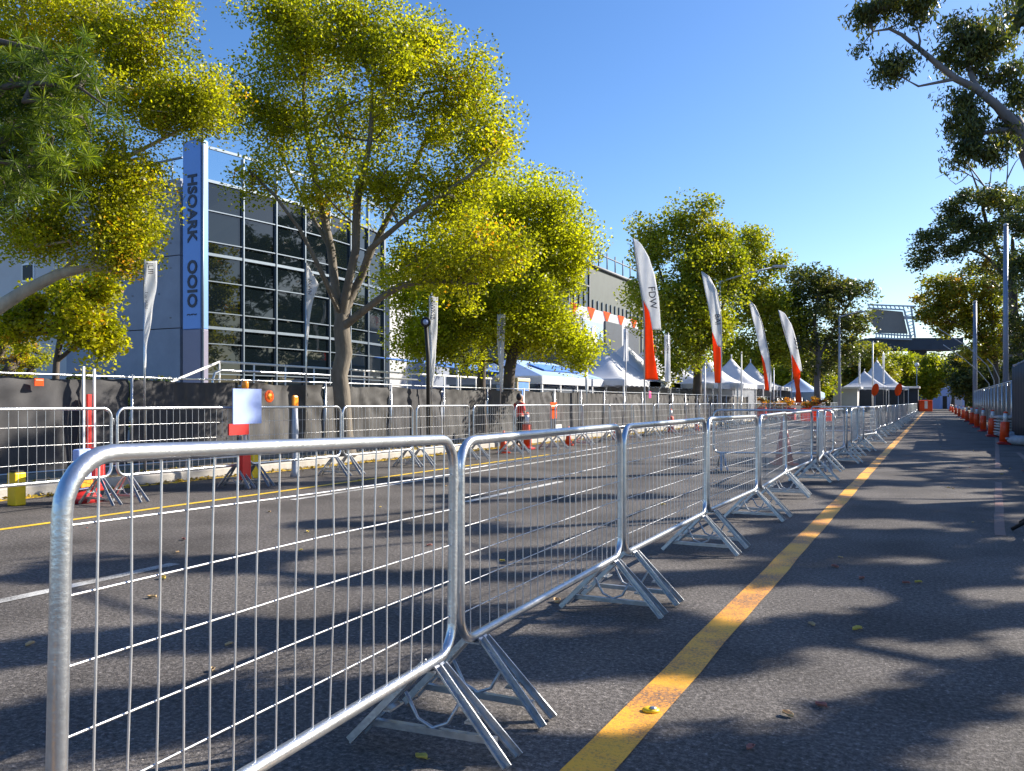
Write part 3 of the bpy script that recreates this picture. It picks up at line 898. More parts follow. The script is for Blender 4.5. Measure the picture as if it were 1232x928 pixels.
BR = [(tuple(ar(px, py, dd)), (rx * DR / F, rx * DR / F, rz * DR / F), n) for (px, py, dd, rx, rz, n) in
      [(1045, 20, 0, 24, 16, 12), (1075, 5, 0, 36, 24, 18), (1105, 10, 0, 24, 24, 14), (1078, 82, 0, 20, 20, 14), (1150, 45, .3, 28, 24, 18), (1185, 50, .2, 30, 28, 22), (1165, 70, .2, 30, 22, 16), (1205, 95, .4, 26, 20, 12),
       (1155, 125, .2, 22, 16, 10), (1170, 150, .1, 30, 26, 20), (1165, 180, 0, 20, 18, 12), (1190, 185, 0, 24, 18, 12), (1225, 115, .3, 20, 22, 10), (1031, 57, 0, 5, 6, 1), (1210, 155, .2, 22, 20, 8), (1235, -20, 1.5, 70, 40, 20), (1300, 60, 1.5, 60, 60, 20)]]
tree('gum_tree', 'gum tree leaning in from the right edge with a bare diagonal limb against sky', baseR, sk, BR, leaf='leaf_gum', bark='bark_gum', lpc=105, csig=0.15, ls=0.115, aspect=3.2, droop=0.5, seed=52, hollow=0.6, vshift=0.08, group='gum trees')

# --- right background gums
def gum(label, px, D, blobs, leaf, seed, bark='bark_dark', ls=0.26, lpc=110, csig=0.45, r0=0.3, branches=(), vshift=0.0, asp=2.0, group='gum trees', name='gum_tree'):
    b = pt(px, D, 0.09)
    top = min(q[1] for q in blobs)
    sk = [([b, at(px - 2, 440, D), at(px - 6, 390, D), at(px - 10, (top + 330) / 2 if top < 330 else top + 20, D)], r0, r0 * 0.35)]
    for br in branches:
        sk.append(([at(q[0], q[1], D) for q in br], r0 * 0.4, r0 * 0.12))
    bl = [(tuple(at(x, yy, D + random.uniform(-1, 1))), (rx * D / F, rx * D / F, rz * D / F), n) for (x, yy, rx, rz, n) in blobs]
    return tree(name, label, b, sk, bl, leaf=leaf, bark=bark, lpc=lpc, csig=csig, ls=ls, aspect=asp, seed=seed, group=group, vshift=vshift)


gum('tall dark gum tree with layered crown above the right-hand fence', 1228, 58,
    [(1180, 240, 34, 12, 26), (1150, 265, 26, 14, 20), (1125, 285, 26, 16, 18), (1110, 312, 16, 14, 10), (1190, 275, 34, 20, 26), (1160, 300, 34, 16, 18), (1215, 245, 30, 20, 22), (1225, 300, 26, 34, 22), (1190, 318, 28, 16, 12), (1140, 250, 14, 8, 5)],
    'leaf_gum', 61, ls=0.22, csig=0.34, branches=[[(1222, 390), (1212, 330), (1195, 290), (1170, 262)], [(1215, 340), (1180, 305), (1130, 295)], [(1190, 285), (1180, 240), (1168, 205)]], vshift=0.08, r0=0.34)
gum('golden gum tree arching over the road in front of the taller dark gum', 1200, 72,
    [(1165, 345, 36, 22, 34), (1130, 365, 30, 18, 26), (1185, 370, 34, 26, 30), (1112, 380, 16, 14, 10), (1156, 392, 32, 16, 22), (1195, 405, 28, 24, 22), (1175, 425, 30, 16, 14), (1205, 345, 22, 22, 14), (1120, 340, 20, 10, 8)],
    'leaf_gum_gold', 62, ls=0.30, csig=0.42, vshift=0.14, branches=[[(1195, 430), (1175, 400), (1140, 385)]])
gum('dark gum tree at the right edge behind the tall pole', 1262, 46,
    [(1235, 330, 26, 34, 24), (1228, 400, 24, 30, 20), (1240, 270, 26, 30, 18), (1222, 440, 16, 18, 10), (1260, 350, 40, 60, 20)],
    'leaf_gum', 63, ls=0.2, csig=0.32, vshift=0.1)
# bare twigs tree above
bs = pt(1216, 60, 0.09)
tw = [([bs, at(1214, 330, 60), at(1205, 260, 60), at(1185, 225, 60), at(1165, 210, 60), at(1140, 195, 60)], 0.16, 0.02),
      ([at(1185, 225, 60), at(1170, 205, 60), at(1150, 180, 60)], 0.05, 0.012), ([at(1205, 260, 60), at(1212, 210, 60), at(1212, 170, 60)], 0.06, 0.012),
      ([at(1190, 230, 60), at(1192, 200, 60), at(1182, 180, 60)], 0.04, 0.012), ([at(1212, 215, 60), at(1222, 195, 60), at(1232, 185, 60)], 0.04, 0.012), ([at(1165, 210, 60), at(1148, 205, 60), at(1125, 215, 60)], 0.03, 0.01),
      ([at(1165, 210, 60), at(1150, 222, 60), at(1136, 208, 60)], 0.03, 0.01), ([at(1212, 190, 60), at(1204, 175, 60), at(1202, 158, 60)], 0.03, 0.01)]
tree('bare_tree', 'leafless thin-twigged tree rising above the dark gum at right', bs, tw, [(tuple(at(1210, 330, 60)), (1.5, 1.5, 1.2), 6)], leaf='leaf_gum', bark='bark_gum', lpc=50, csig=0.35, ls=0.2, seed=64)

# --- far background trees
for i, (px, py, D, rx, rz, leaf, lab) in enumerate([
        (1040, 438, 112, 34, 26, 'leaf_gum_gold', 'golden distant tree behind the white peaked tents'),
        (1082, 452, 125, 22, 26, 'leaf_green', 'yellow-green distant tree right of the white peaked tents'),
        (1146, 446, 120, 26, 15, 'leaf_green', 'small bright green tree above the white container cabin'),
        (1119, 452, 122, 7, 26, 'leaf_green', 'slim ivy-green tree beside the dark gantry column'),
        (960, 440, 92, 40, 36, 'leaf_green', 'green tree in the distance behind the pale blue tent'),
        (1180, 450, 105, 34, 30, 'leaf_gum', 'dark tree in the distance behind the right-hand mesh fence'),
        (1160, 455, 190, 60, 34, 'leaf_gum', None), (1100, 462, 200, 50, 26, 'leaf_gum', None), (1040, 456, 170, 60, 26, 'leaf_gum', None), (980, 445, 160, 60, 44, 'leaf_gum', None),
        (920, 455, 150, 50, 34, 'leaf_gum', None), (860, 452, 110, 60, 40, 'leaf_green', None), (1215, 440, 130, 40, 60, 'leaf_gum', None), (790, 450, 90, 40, 36, 'leaf_green', None),
        (1280, 430, 90, 50, 60, 'leaf_gum', None), (1128, 462, 260, 40, 24, 'leaf_gum', None)]):
    b = pt(px, D, 0.0)
    h = hz(py, D)
    R = rx * D / F
    n = int(46 + R * 8)
    tree('distant_tree', lab or 'dark distant tree closing the view behind the tents and road', b,
         [([b, b + Vector((0.1, 0, h * 0.4)), b + Vector((-0.1, 0, h * 0.8))], 0.25, 0.1)],
         [(tuple(at(px, py, D)), (R, R, rz * D / F), n), (tuple(at(px - rx * .5, py + rz * .45, D)), (R * .6, R * .6, rz * D / F * .55), n // 3), (tuple(at(px + rx * .5, py + rz * .4, D)), (R * .6, R * .6, rz * D / F * .6), n // 3)],
         leaf=leaf, bark='bark_dark', lpc=90, csig=0.16 * R ** 0.6 + 0.35, ls=0.0034 * D, aspect=1.5, seed=100 + i, step=1.2, group='trees closing the distance', vshift=0.15 if leaf == 'leaf_green' else 0)

# --- gum trees outside the right edge of the frame: their long shade lies across the asphalt
SUN_AZ = math.radians(42)      # from +Y towards +X
SUN_EL = math.radians(30)
KX, KY = math.sin(SUN_AZ) / math.tan(SUN_EL), math.cos(SUN_AZ) / math.tan(SUN_EL)
OFF = [[6.9, 8.4, 8.2], [7.6, 13.0, 9.5], [5.6, 17.0, 9.0], [9.5, 21.0, 11.0], [8.2, 27.0, 11.0]]
OB = [[] for _ in OFF]
BANDS = [  # where the shade falls: (px, py) -> (px, py), height of foliage, scatter across, clumps
    (40, 690, 350, 672, 6.0, .30, 34), (380, 628, 620, 640, 7.5, .25, 20), (0, 775, 560, 745, 5.6, .22, 40), (0, 870, 420, 838, 5.0, .14, 34), (380, 700, 640, 690, 6.4, .12, 22),
    (560, 792, 1232, 735, 5.2, .16, 54), (560, 800, 900, 790, 5.8, .10, 20), (900, 935, 1232, 800, 4.8, .07, 26), 
    (760, 700, 1000, 690, 6.6, .12, 20), (860, 660, 1232, 640, 7.0, .35, 60), (940, 690, 1240, 690, 6.5, .30, 46), (620, 668, 860, 655, 7.2, .16, 20), (700, 745, 820, 740, 6.0, .10, 8),
    (1000, 600, 1240, 640, 7.2, .35, 50), (930, 630, 1150, 650, 7.0, .14, 24), (880, 585, 1240, 580, 7.8, .55, 60), (1120, 560, 1240, 600, 7.8, .6, 40), (800, 556, 1240, 552, 8.2, .9, 60), (960, 530, 1240, 528, 8.4, 1.6, 70), (1000, 660, 1240, 665, 6.8, .30, 40),
    (380, 900, 520, 885, 4.6, .05, 8), (1000, 620, 1240, 612, 7.6, .5, 40), (520, 600, 800, 600, 8.0, .35, 22), (700, 925, 860, 900, 4.6, .05, 8)]
gr = random.Random(77)
for (xa, ya, xb_, yb_, zz, sc_, n_) in BANDS:
    for k_ in range(int(n_ * 1.15)):
        t = gr.random()
        py = ya + (yb_ - ya) * t; px = xa + (xb_ - xa) * t
        q = pt(px, 1250 / (py - 484.))
        z_ = zz + gr.gauss(0, .15)
        c_ = (q.x + gr.gauss(0, sc_ * .5) + KX * z_, q.y + gr.gauss(0, sc_ * .7) + KY * z_, z_)
        i_ = min(range(len(OFF)), key=lambda i: (OFF[i][0] - c_[0]) ** 2 + (OFF[i][1] - c_[1]) ** 2)
        OB[i_].append((c_, (.02, .02, .02), 1))
def shade_skel(b, h, g, lean):
    sk = [([b, b + Vector((0, 0, h * .35)) + lean * .3, b + Vector((0, 0, h * .6)) + lean * .7, b + Vector((0, 0, h * .8)) + lean], 0.17, 0.04)]
    for q in range(4):
        an = q * 2 * PI / 4 + g.uniform(-.4, .4)
        dr = Vector((math.cos(an), math.sin(an), 0))
        st = b + Vector((0, 0, h * g.uniform(.35, .5))) + lean * .4
        sk.append(([st, st + dr * h * .10 + Vector((0, 0, h * .10)), st + dr * h * .2 + Vector((0, 0, h * .14))], 0.06, 0.025))
    return sk
WH = ['nearest the photographer', 'second along the verge', 'third along the verge', 'set back from the kerb', 'fifth along the verge']
for i, (x, y, h) in enumerate(OFF):
    if not OB[i]: continue
    b = Vector((x, y, 0.09))
    g = random.Random(71 + i)
    tree('gum_tree', 'gum tree right of the frame casting shade on the road, ' + WH[i], b, shade_skel(b, h * .8, g, Vector((-.6, .2, 0))), OB[i], leaf='leaf_gum', bark='bark_gum', lpc=70, csig=0.105, ls=0.13, aspect=2.2, droop=.35, seed=71 + i, group='gum trees along the right verge', rmin=0.01)
for i, (x, y, h, nb) in enumerate([(7.6, 27.0, 9, 8), (9.5, 35.0, 10, 9), (8.0, 44.0, 9.5, 9), (10.5, 54, 11, 10), (9.0, 66, 11, 10), (11, 80, 12, 10), (6.6, 31, 8, 5)]):
    b = Vector((x, y, 0.09)); g = random.Random(81 + i)
    bl = []
    for q in range(nb):
        an = g.uniform(0, 2 * PI); rr = g.uniform(.05, .34) * h
        bl.append(((b.x + rr * math.cos(an), b.y + rr * math.sin(an), h * g.uniform(.55, .95)), (h * .13, h * .13, h * .035), 7))
    tree('gum_tree', 'roadside gum tree along the right verge, known by its shade on the far road', b, shade_skel(b, h, g, Vector((-.5, 0, 0))), bl, leaf='leaf_gum', bark='bark_gum', lpc=80, csig=0.24, ls=0.2, aspect=2.2, droop=.35, seed=81 + i, group='gum trees along the far right verge', rmin=0.012)
# tall trees standing well back across the road; the glass front mirrors them
for i, (x, y, h) in enumerate([(27, 64, 23), (31, 76, 26), (25, 88, 24), (36, 97, 27), (29, 110, 26), (40, 72, 25), (24, 52, 19), (34, 124, 27)]):
    b = Vector((x, y, 0.09)); g = random.Random(91 + i)
    bl = []
    for q in range(15):
        an = g.uniform(0, 2 * PI); rr = g.uniform(.0, .22) * h
        bl.append(((b.x + rr * math.cos(an), b.y + rr * math.sin(an), h * g.uniform(.22, .95)), (h * .11, h * .11, h * .08), 9))
    tree('gum_tree', 'tall gum tree standing back across the road, mirrored in the glass front', b, shade_skel(b, h, g, Vector((-.5, 0, 0))), bl, leaf='leaf_gum', bark='bark_pale', lpc=70, csig=0.6, ls=0.5, aspect=1.8, seed=91 + i, group='tall gum trees mirrored in the glass', rmin=0.03, step=1.0)

# ------------------------------------------------------------------ shrubs below concrete wall
for i, (px, X, h, lab) in enumerate([(125, -14.5, 1.0, 'low dark shrub with yellow tips before the concrete wall, leftmost'), (158, -14.5, 0.9, 'low yellow-flecked shrub before the concrete wall, middle'), (188, -14.5, .95, 'low yellow-flecked shrub before the concrete wall, nearest the vertical sign'), (100, -15.0, 1.3, 'dark bushy shrub below the small orange-tinged tree')]):
    D = dist_on(px, X)
    b = pt(px, D, 0.12)
    tree('shrub', lab, b, [([b, b + Vector((0, 0, .5)), b + Vector((0.05, 0, 1.2))], 0.03, 0.015)],
         [((b.x, b.y, 1.35), (0.42, 0.42, 0.5 * h), 14), ((b.x + .3, b.y + .2, 1.1), (0.35, 0.35, 0.4), 8)], cat='shrub', leaf='leaf_shrub', bark='bark_dark', lpc=80, csig=0.1, ls=0.07, seed=200 + i, group='shrubs along the fence')

# ------------------------------------------------------------------ glass building
XB = -23.0; YB = 21.2; YE = 32.0; HB = 9.1
bld = thing('glass_building', 'office building with curtain wall of dark glass and plain grey concrete end wall', 'building', (XB, YB, 0))
def bxl(x, y, z): return (x - XB, y - YB, z)
m = MB(); m.box(bxl(-26.7, 27.0, 4.5), (7.0, 11.0, 9.0)); m.build('core', M['panel_grey'], bld)
# concrete end wall in big precast panels with open joints
w = MB()
for (x0, x1) in [(-30.4, -27.6), (-27.57, -24.12)]:
    for (z0, z1) in [(0, 3.90), (3.93, 6.52), (6.55, 9.3)]:
        w.box(bxl((x0 + x1) / 2, YB + 0.13, (z0 + z1) / 2), (x1 - x0, 0.22, z1 - z0))
w.build('end_wall', M['concrete'], bld, bevel=0.01)
w = MB()
for (x, z) in [(-27.2, 4.3), (-24.6, 4.3), (-27.2, 6.1), (-24.6, 6.1), (-27.2, 7.0), (-24.6, 7.0), (-25.9, 3.4), (-25.9, 8.6), (-25.2, 5.2), (-25.9, 5.2), (-26.6, 5.2)]:
    w.box(bxl(x, YB + 0.012, z), (0.07, 0.02, 0.05))
w.build('anchor_plate', M['panel_grey'], bld)
m = MB(); m.tube([bxl(-30.4, YB + .1, 9.95), bxl(-27.5, YB + .1, 9.98), bxl(-24.1, YB + .1, 10.05)], 0.05, 8)
for x in (-30, -28, -26, -24.6): m.tube([bxl(x, YB + .1, 9.3), bxl(x, YB + .1, 9.97)], 0.025, 6)
m.build('roof_rail', M['mullion'], bld)
# curtain wall: slightly bowed plan
def fx(y):
    t = (y - YB) / (YE - YB)
    return XB + 0.55 * math.sin(PI * t)
rows = [1.35, 2.25, 3.33, 3.90, 4.44, 5.55, 6.50, 6.95, 8.05, 9.1]
ys = [YB + 0.12 + i * 1.52 for i in range(8)]
glass = MB()
for i in range(7):
    for j in range(len(rows) - 1):
        y0, y1 = ys[i] + .03, ys[i + 1] - .03
        z0, z1 = rows[j] + .02, rows[j + 1] - .02
        t = [random.uniform(-.006, .006) for _ in range(4)]
        glass.poly([bxl(fx(y0) + t[0], y0, z0), bxl(fx(y1) + t[1], y1, z0), bxl(fx(y1) + t[2], y1, z1), bxl(fx(y0) + t[3], y0, z1)])
glass.build('curtain_glass', M['glass'], bld)
for i, yy in enumerate(ys):
    m = MB(); m.box(bxl(fx(yy) + 0.04, yy, 4.95 + .4), (0.14, 0.05, 8.9 + .8)); m.build('mullion', M['mullion'], bld)
for j, z in enumerate(rows):
    th = 0.10 if z in (3.90, 6.50, 9.1) else 0.035
    m = MB()
    for i in range(7):
        a_ = Vector(bxl(fx(ys[i]) + .03, ys[i] + .036, z)); b_ = Vector(bxl(fx(ys[i + 1]) + .03, ys[i + 1] - .036, z))
        m.bar(a_, b_, 0.10, th)
    m.build('transom', M['mullion'], bld)
# rooftop glass screen
g = MB(); fr = MB()
for i in range(7):
    y0, y1 = ys[i] + .05, ys[i + 1] - .05
    g.poly([bxl(fx(y0), y0, 9.2), bxl(fx(y1), y1, 9.2), bxl(fx(y1), y1, 10.25), bxl(fx(y0), y0, 10.25)])
    fr.bar(Vector(bxl(fx(ys[i]), ys[i] + .06, 10.3)), Vector(bxl(fx(ys[i + 1]), ys[i + 1] - .06, 10.3)), 0.09, 0.09)
g.build('roof_screen_glass', M['clear'], bld)
fr.build('roof_screen_rail', M['mullion'], bld)
m = MB(); m.box(bxl(-23.6, 33.2, 3.9), (1.6, 1.9, 7.8)); m.build('stone_pier', M['concrete_light'], bld, bevel=.02)
m = MB(); m.box(bxl(-26.0, 36.5, 2.6), (5, 4.6, 5.2)); m.build('rear_wing', M['concrete'], bld)
# vertical sign blade
bl_ = thing('sign_blade', 'tall narrow vertical sign tinted by reflected blue sky, with dark letters at the corner of the glass building', 'sign', (-23.10, YB - 0.2, 0.0))
m = MB(); m.box((0, 0, 7.1), (0.86, 0.36, 6.6)); m.build('sky_tinted_panel', M['blade'], bl_, bevel=.02)
m = MB(); m.box((0, 0, 1.9), (0.86, 0.36, 3.78)); m.build('lower_panel', M['blade_low'], bl_, bevel=.02)
m = MB(); m.tube([(0.48, -0.12, 0), (0.48, -0.12, 10.8)], 0.04, 10); m.build('edge_tube', M['mullion'], bl_)


def text(body, parent, loc, size, rot, mat, extrude=0.01, offset=0.0, name='lettering', align='LEFT', space=1.0, shear=0.0):
    cu = bpy.data.curves.new(name, 'FONT')
    cu.body = body; cu.size = size; cu.extrude = extrude; cu.offset = offset; cu.align_x = align; cu.align_y = 'CENTER'; cu.space_character = space; cu.shear = shear
    cu.resolution_u = 3
    o = bpy.data.objects.new(name, cu)
    COL.objects.link(o); o.parent = parent; o.location = loc; o.rotation_euler = rot
    cu.materials.append(mat)
    bpy.context.view_layer.update()
    me = bpy.data.meshes.new_from_object(o.evaluated_get(bpy.context.evaluated_depsgraph_get()))
    o2 = bpy.data.objects.new(name, me); COL.objects.link(o2); o2.parent = parent; o2.location = loc; o2.rotation_euler = rot
    bpy.data.objects.remove(o); bpy.data.curves.remove(cu)
    o2.name = name
    return o2


def facing(yaw, spin):
    """text on a vertical face whose outward normal is rotated by yaw from -Y, spun in its plane"""
    return (Matrix.Rotation(yaw, 3, 'Z') @ Matrix.Rotation(PI / 2, 3, 'X') @ Matrix.Rotation(spin, 3, 'Z')).to_euler()


text('HSOARK', bl_, (0.02, -0.19, 9.22), 0.60, facing(0, -PI / 2), M['letter'], 0.012, 0.018, space=1.0)
text('OOIO', bl_, (0.02, -0.19, 6.22), 0.62, facing(0, -PI / 2), M['letter'], 0.012, 0.018)
text('~~', bl_, (0.02, -0.19, 4.32), 0.4, facing(0, 0), M['letter'], 0.01, 0, align='CENTER')
# pale building further left with small black window
pb = thing('pale_building', 'pale blue-grey building with one small black square window behind the left tree', 'building', (-45, 30, 0))
m = MB(); m.box((0, 0, 5.6), (19, 8, 11.2)); m.build('wall', M['concrete_light'], pb, bevel=.03)
Dw = 42.0
wc = None
# wall front at y=26: find the point at column 35
for Dt in np.arange(30, 60, 0.05):
    q = pt(35, Dt)
    if q.y >= 26.0: wc = (q, Dt); break
m = MB(); m.box((wc[0].x + 45, -4.03, hz(328, wc[1])), (0.75, 0.10, 0.72)); m.build('window', M['black'], pb)
m = MB(); m.box((wc[0].x + 45, -4.02, hz(328, wc[1])), (0.95, 0.06, 0.92)); m.build('window_frame', M['white'], pb)

# terrace railing
tr = thing('terrace_railing', 'white metal handrail along the raised terrace before the glass building', 'railing', (-16.1, 15.4, 1.31))
m = MB()
m.tube([(0, 0, 0.96), (0, 14.5, 0.90)], 0.03, 8); m.tube([(0, 0, 0.35), (0, 14.5, 0.32)], 0.022, 8)
m.tube([(0, 0, 0.96), (-0.25, -1.9, 0.2), (-0.25, -2.4, 0.18)], 0.03, 8)
m.build('handrail', M['white'], tr)
for i in range(13):
    m = MB(); m.tube([(0, i * 1.2, 0), (0, i * 1.2, 0.93)], 0.022, 8); m.build('post', M['white'], tr)
tr2 = thing('bent_handrail', 'curved pale tube handrail rising above the black fence left of the blue sheet', 'railing', (-12.2, 9.2, 0.12))
a_ = on(256, -12.2); 
m = MB(); y0 = a_.y - 9.2
m.tube([(0, y0, 0), (0, y0, 1.55), (0, y0 + .05, 1.68), (0, y0 + .22, 1.74), (0, y0 + 3, 1.74), (0, y0 + 7, 1.72)], 0.024, 8)
m.tube([(0, y0, 1.45), (0, y0 + 7, 1.45)], 0.016, 8)
m.build('rail_tube', M['steel'], tr2)

# ------------------------------------------------------------------ second building far centre
b2 = thing('ribbed_building', 'tall grey building with ribbed panels and roof railing behind the middle trees', 'building', (-26, 62, 0))
m = MB(); m.box((-6, 12, 6.4), (12, 26, 12.8)); m.build('wall', M['ribbed'], b2)
m = MB()
for i in range(18): m.box((0.06, 4.5 + i * 1.1, 5.2), (0.12, 0.12, 9.6))
m.build('panel_ribs', M['mullion'], b2)
g = MB(); g.box((0.05, 1.2, 6.6), (0.1, 4.6, 12.0)); g.build('glazing', M['glass'], b2)
g = MB()
for i in range(5): g.box((0.14, -1.0 + i * 1.1, 6.6), (0.1, 0.12, 12.1))
for z in (3, 5, 7, 9, 11): g.box((0.14, 1.2, z), (0.08, 4.6, 0.12))
g.build('glazing_bars', M['panel_grey'], b2)
g = MB()
g.tube([(0.1, -1, 14.1), (0.1, 24, 14.1)], 0.06, 6); g.tube([(0.1, -1, 12.9), (0.1, 24, 12.9)], 0.14, 6)
for i in range(12): g.tube([(0.1, -0.6 + i * 2.1, 12.8), (0.1, -0.6 + i * 2.1, 14.5)], 0.06, 6)
g.build('roof_railing', M['panel_grey'], b2)

# ------------------------------------------------------------------ white banner wall with pennants
bw = thing('banner_wall', 'high white banner wall edged with orange triangles behind the marquees', 'banner', (-18, 42, 0))
m = MB(); m.box((0, 6.0, 4.1), (0.12, 12.5, 5.3)); m.build('white_panel', M['offwhite'], bw)
m = MB()
for i in range(5):
    yy = 0.4 + i * 2.6
    m.add([(0.09, yy, 6.78), (0.09, yy + 1.2, 6.78), (0.09, yy + .6, 6.1), (0.12, yy, 6.78), (0.12, yy + 1.2, 6.78), (0.12, yy + .6, 6.1)], [(0, 1, 2), (3, 5, 4), (0, 3, 4, 1), (1, 4, 5, 2), (2, 5, 3, 0)])
m.build('orange_triangles', M['orange'], bw)
m = MB(); m.box((0.12, 7.3, 4.4), (0.10, 3.0, 3.6)); m.build('dark_screen', M['navy'], bw)
m = MB(); m.box((0.12, 11.0, 4.4), (0.10, 2.4, 3.6)); m.build('dark_screen', M['navy'], bw)
text('A', bw, (0.10, 3.9, 4.3), 3.6, facing(PI / 2, 0), M['white'], 0.05, 0.05, align='CENTER')
m = MB(); m.box((0.085, 3.9, 4.5), (0.04, 3.2, 3.0)); m.build('blue_field', M['tent_blue'], bw)
for yy in (-0.3, 12.3):
    m = MB(); m.tube([(0, yy, 0), (0, yy, 6.9)], 0.06, 8); m.build('post', M['pole'], bw)
# bunting garland
bn = thing('bunting', 'string of small orange and white flags right of the banner wall', 'bunting', (-17.6, 54.5, 0))
m = MB(); pts_ = [(0, t * 6, 6.2 - 0.9 * math.sin(PI * t) * 0.5 - 1.0 * t) for t in [q / 12 for q in range(13)]]; m.tube(pts_, 0.02, 5); m.tube([(0, 6, 0), (0, 6, 5.3)], 0.04, 6); m.build('cord', M['pole'], bn)
m1 = MB(); m2 = MB()
for q in range(12):
    y0_ = q * .5
    z_ = pts_[q][2]
    (m1 if q % 2 else m2).add([(0, y0_, z_), (0, y0_ + .42, z_ - .03), (0.05, y0_ + .2, z_ - .55), (-0.02, y0_, z_), (-0.02, y0_ + .42, z_ - .03), (0.03, y0_ + .2, z_ - .55)], [(0, 1, 2), (3, 5, 4), (0, 3, 4, 1), (1, 4, 5, 2), (2, 5, 3, 0)])
m1.build('orange_pennants', M['orange'], bn); m2.build('white_pennants', M['offwhite'], bn)

# ------------------------------------------------------------------ tents
def peak_tent(label, c, w, l, eave, peak, mat='tent', rz=0.0, group='peaked white tents', valance=0.32, wall=None, name='peaked_tent', pw=2.1, letters=None):
    o = thing(name, label, 'tent', (c[0], c[1], 0.0), rz, group)
    m = MB()
    def fn(u, v):
        x, y_ = (u - .5) * 2, (v - .5) * 2
        d_ = max(abs(x), abs(y_))
        h = eave + (peak - eave) * ((1 - d_) ** pw if d_ < 1 else 0)
        e = 1 - 0.0 * d_
        sag = -0.10 * (1 - min(abs(x), abs(y_)) ** 2) * (d_ ** 6) * 0
        return (x * w / 2 * e, y_ * l / 2 * e, h + sag)
    m.grid(fn, 28, 28); m.build('roof', M[mat], o, solid=0.02)
    m = MB()
    for (a, b) in [((-1, -1), (1, -1)), ((1, -1), (1, 1)), ((1, 1), (-1, 1)), ((-1, 1), (-1, -1))]:
        def fv(u, v, a=a, b=b):
            x = a[0] + (b[0] - a[0]) * u; y_ = a[1] + (b[1] - a[1]) * u
            sc = 0.05 * abs(math.sin(u * PI * 8))
            return (x * w / 2 * 1.004, y_ * l / 2 * 1.004, eave - (valance - sc) * (1 - v))
        m.grid(fv, 48, 1, smooth=False)
    m.build('valance', M[mat], o, solid=0.012)
    for sx in (-1, 1):
        for sy in (-1, 1):
            p = MB(); p.box((sx * (w / 2 - .06), sy * (l / 2 - .06), eave / 2), (0.07, 0.07, eave)); p.build('leg', M['white'], o)
    m = MB(); m.tube([(0, 0, peak - .1), (0, 0, peak + .25)], 0.05, 6); m.build('finial', M['white'], o)
    if wall:
        m = MB()
        m.box((-w / 2 + .1, 0, eave / 2), (0.04, l - .2, eave - .3)); m.box((0, l / 2 - .1, eave / 2), (w - .3, 0.04, eave - .3))
        m.build('side_wall', M[wall], o)
    if letters:
        text(letters, o, (w / 2 + 0.03, 0, eave - valance * .55), 0.34, facing(PI / 2, 0), M['letter'], 0.005, 0, align='CENTER')
    return o


c = on(846, -14.0); peak_tent('pale tent with tall sharp peak right of the plane tree trunk', c, 6, 6.2, 2.45, 4.75, 'tent', wall='tent')
c = on(880, -14.0); peak_tent('white peaked tent behind the second feather flag', c, 6, 6.2, 2.5, 4.7, 'tent', wall='panel_grey', letters='A AAJNLA')
c = on(903, -14.0); peak_tent('white peaked tent left of the third feather flag', c, 6, 6.0, 2.5, 4.7, 'tent', wall='panel_grey', letters='N JAIA')
c = on(815, -14.5); peak_tent('low pale tent half hidden by the plane tree trunk', c, 6, 6.0, 2.35, 3.6, 'tent', wall='tent', pw=2.6)
c = on(960, -12.5); peak_tent('small pale blue domed tent right of the fourth feather flag', c, 4.6, 5.5, 2.2, 3.9, 'tent_blue', pw=1.2, valance=.9)
c = pt(1040, 100); peak_tent('white tent with broad peak and dark open front in the distance', c, 5.2, 5.2, 3.0, 5.0, 'tent', pw=1.35, wall='navy', rz=.1)
c = pt(1055, 108); peak_tent('tallest distant white tent with a concave spire', c, 7.0, 7.0, 3.1, 6.8, 'tent', pw=1.7, wall='navy', rz=.1)
c = pt(1082, 112)
fc = thing('flat_canopy', 'flat white canopy over a dark stall right of the distant tents', 'canopy', (c.x, c.y, 0))
m = MB(); m.box((0, 0, 3.2), (5, 5, .25)); m.build('roof', M['white'], fc)
m = MB(); m.box((0, 0.3, 1.5), (4.6, 4.2, 3.0)); m.build('stall_box', M['navy'], fc)
c = pt(1018, 96)
fc = thing('flat_canopy', 'small flat pale kiosk left of the distant white tents', 'canopy', (c.x, c.y, 0))
m = MB(); m.box((0, 0, 2.9), (3.4, 3.4, .2)); m.build('roof', M['white'], fc)
m = MB(); m.box((0, 0, 1.4), (2.6, 2.6, 2.8)); m.build('stall_box', M['concrete_light'], fc)
# long marquee row in front of banner wall
for i, (px, lab) in enumerate([(722, 'long white marquee roof under the banner wall, left bay'), (752, 'white marquee roof under the banner wall, middle bay'), (778, 'white marquee roof under the banner wall, bay beside the tallest flag')]):
    c = on(px, -15.8)
    peak_tent(lab, c, 4.8, 6.0, 2.35, 4.6, 'tent', pw=1.35, wall='concrete_light', group='white marquees below the banner wall', name='marquee')
# blue striped marquee (mid)
mq = thing('blue_marquee', 'blue and white marquee with hipped roof right of the dark tree trunks', 'tent', (*on(640, -16.8).xy, 0))
m = MB()
e, rdg = 2.35, 3.15
L2, W2 = 3.9, 2.3
m.add([(-W2, -L2, e), (W2, -L2, e), (W2, L2, e), (-W2, L2, e), (0, -L2 + 1.5, rdg), (0, L2 - 1.5, rdg)], [(0, 1, 4), (1, 2, 5, 4), (2, 3, 5), (3, 0, 4, 5)])
m.build('roof', M['tent_blue'], mq, solid=.02)
m = MB(); m.box((W2 + .02, 0, e - .17), (0.05, 2 * L2, .34)); m.box((0, -L2 - .02, e - .17), (2 * W2, .05, .34)); m.build('valance', M['tent'], mq)
m = MB(); m.box((W2 * .52, 0.0, e + .46), (0.9, 2 * L2 - 3.5, .05), rot=Matrix.Rotation(math.atan2(.8, W2), 3, 'Y')); m.build('stripe', M['awning_blue'], mq)
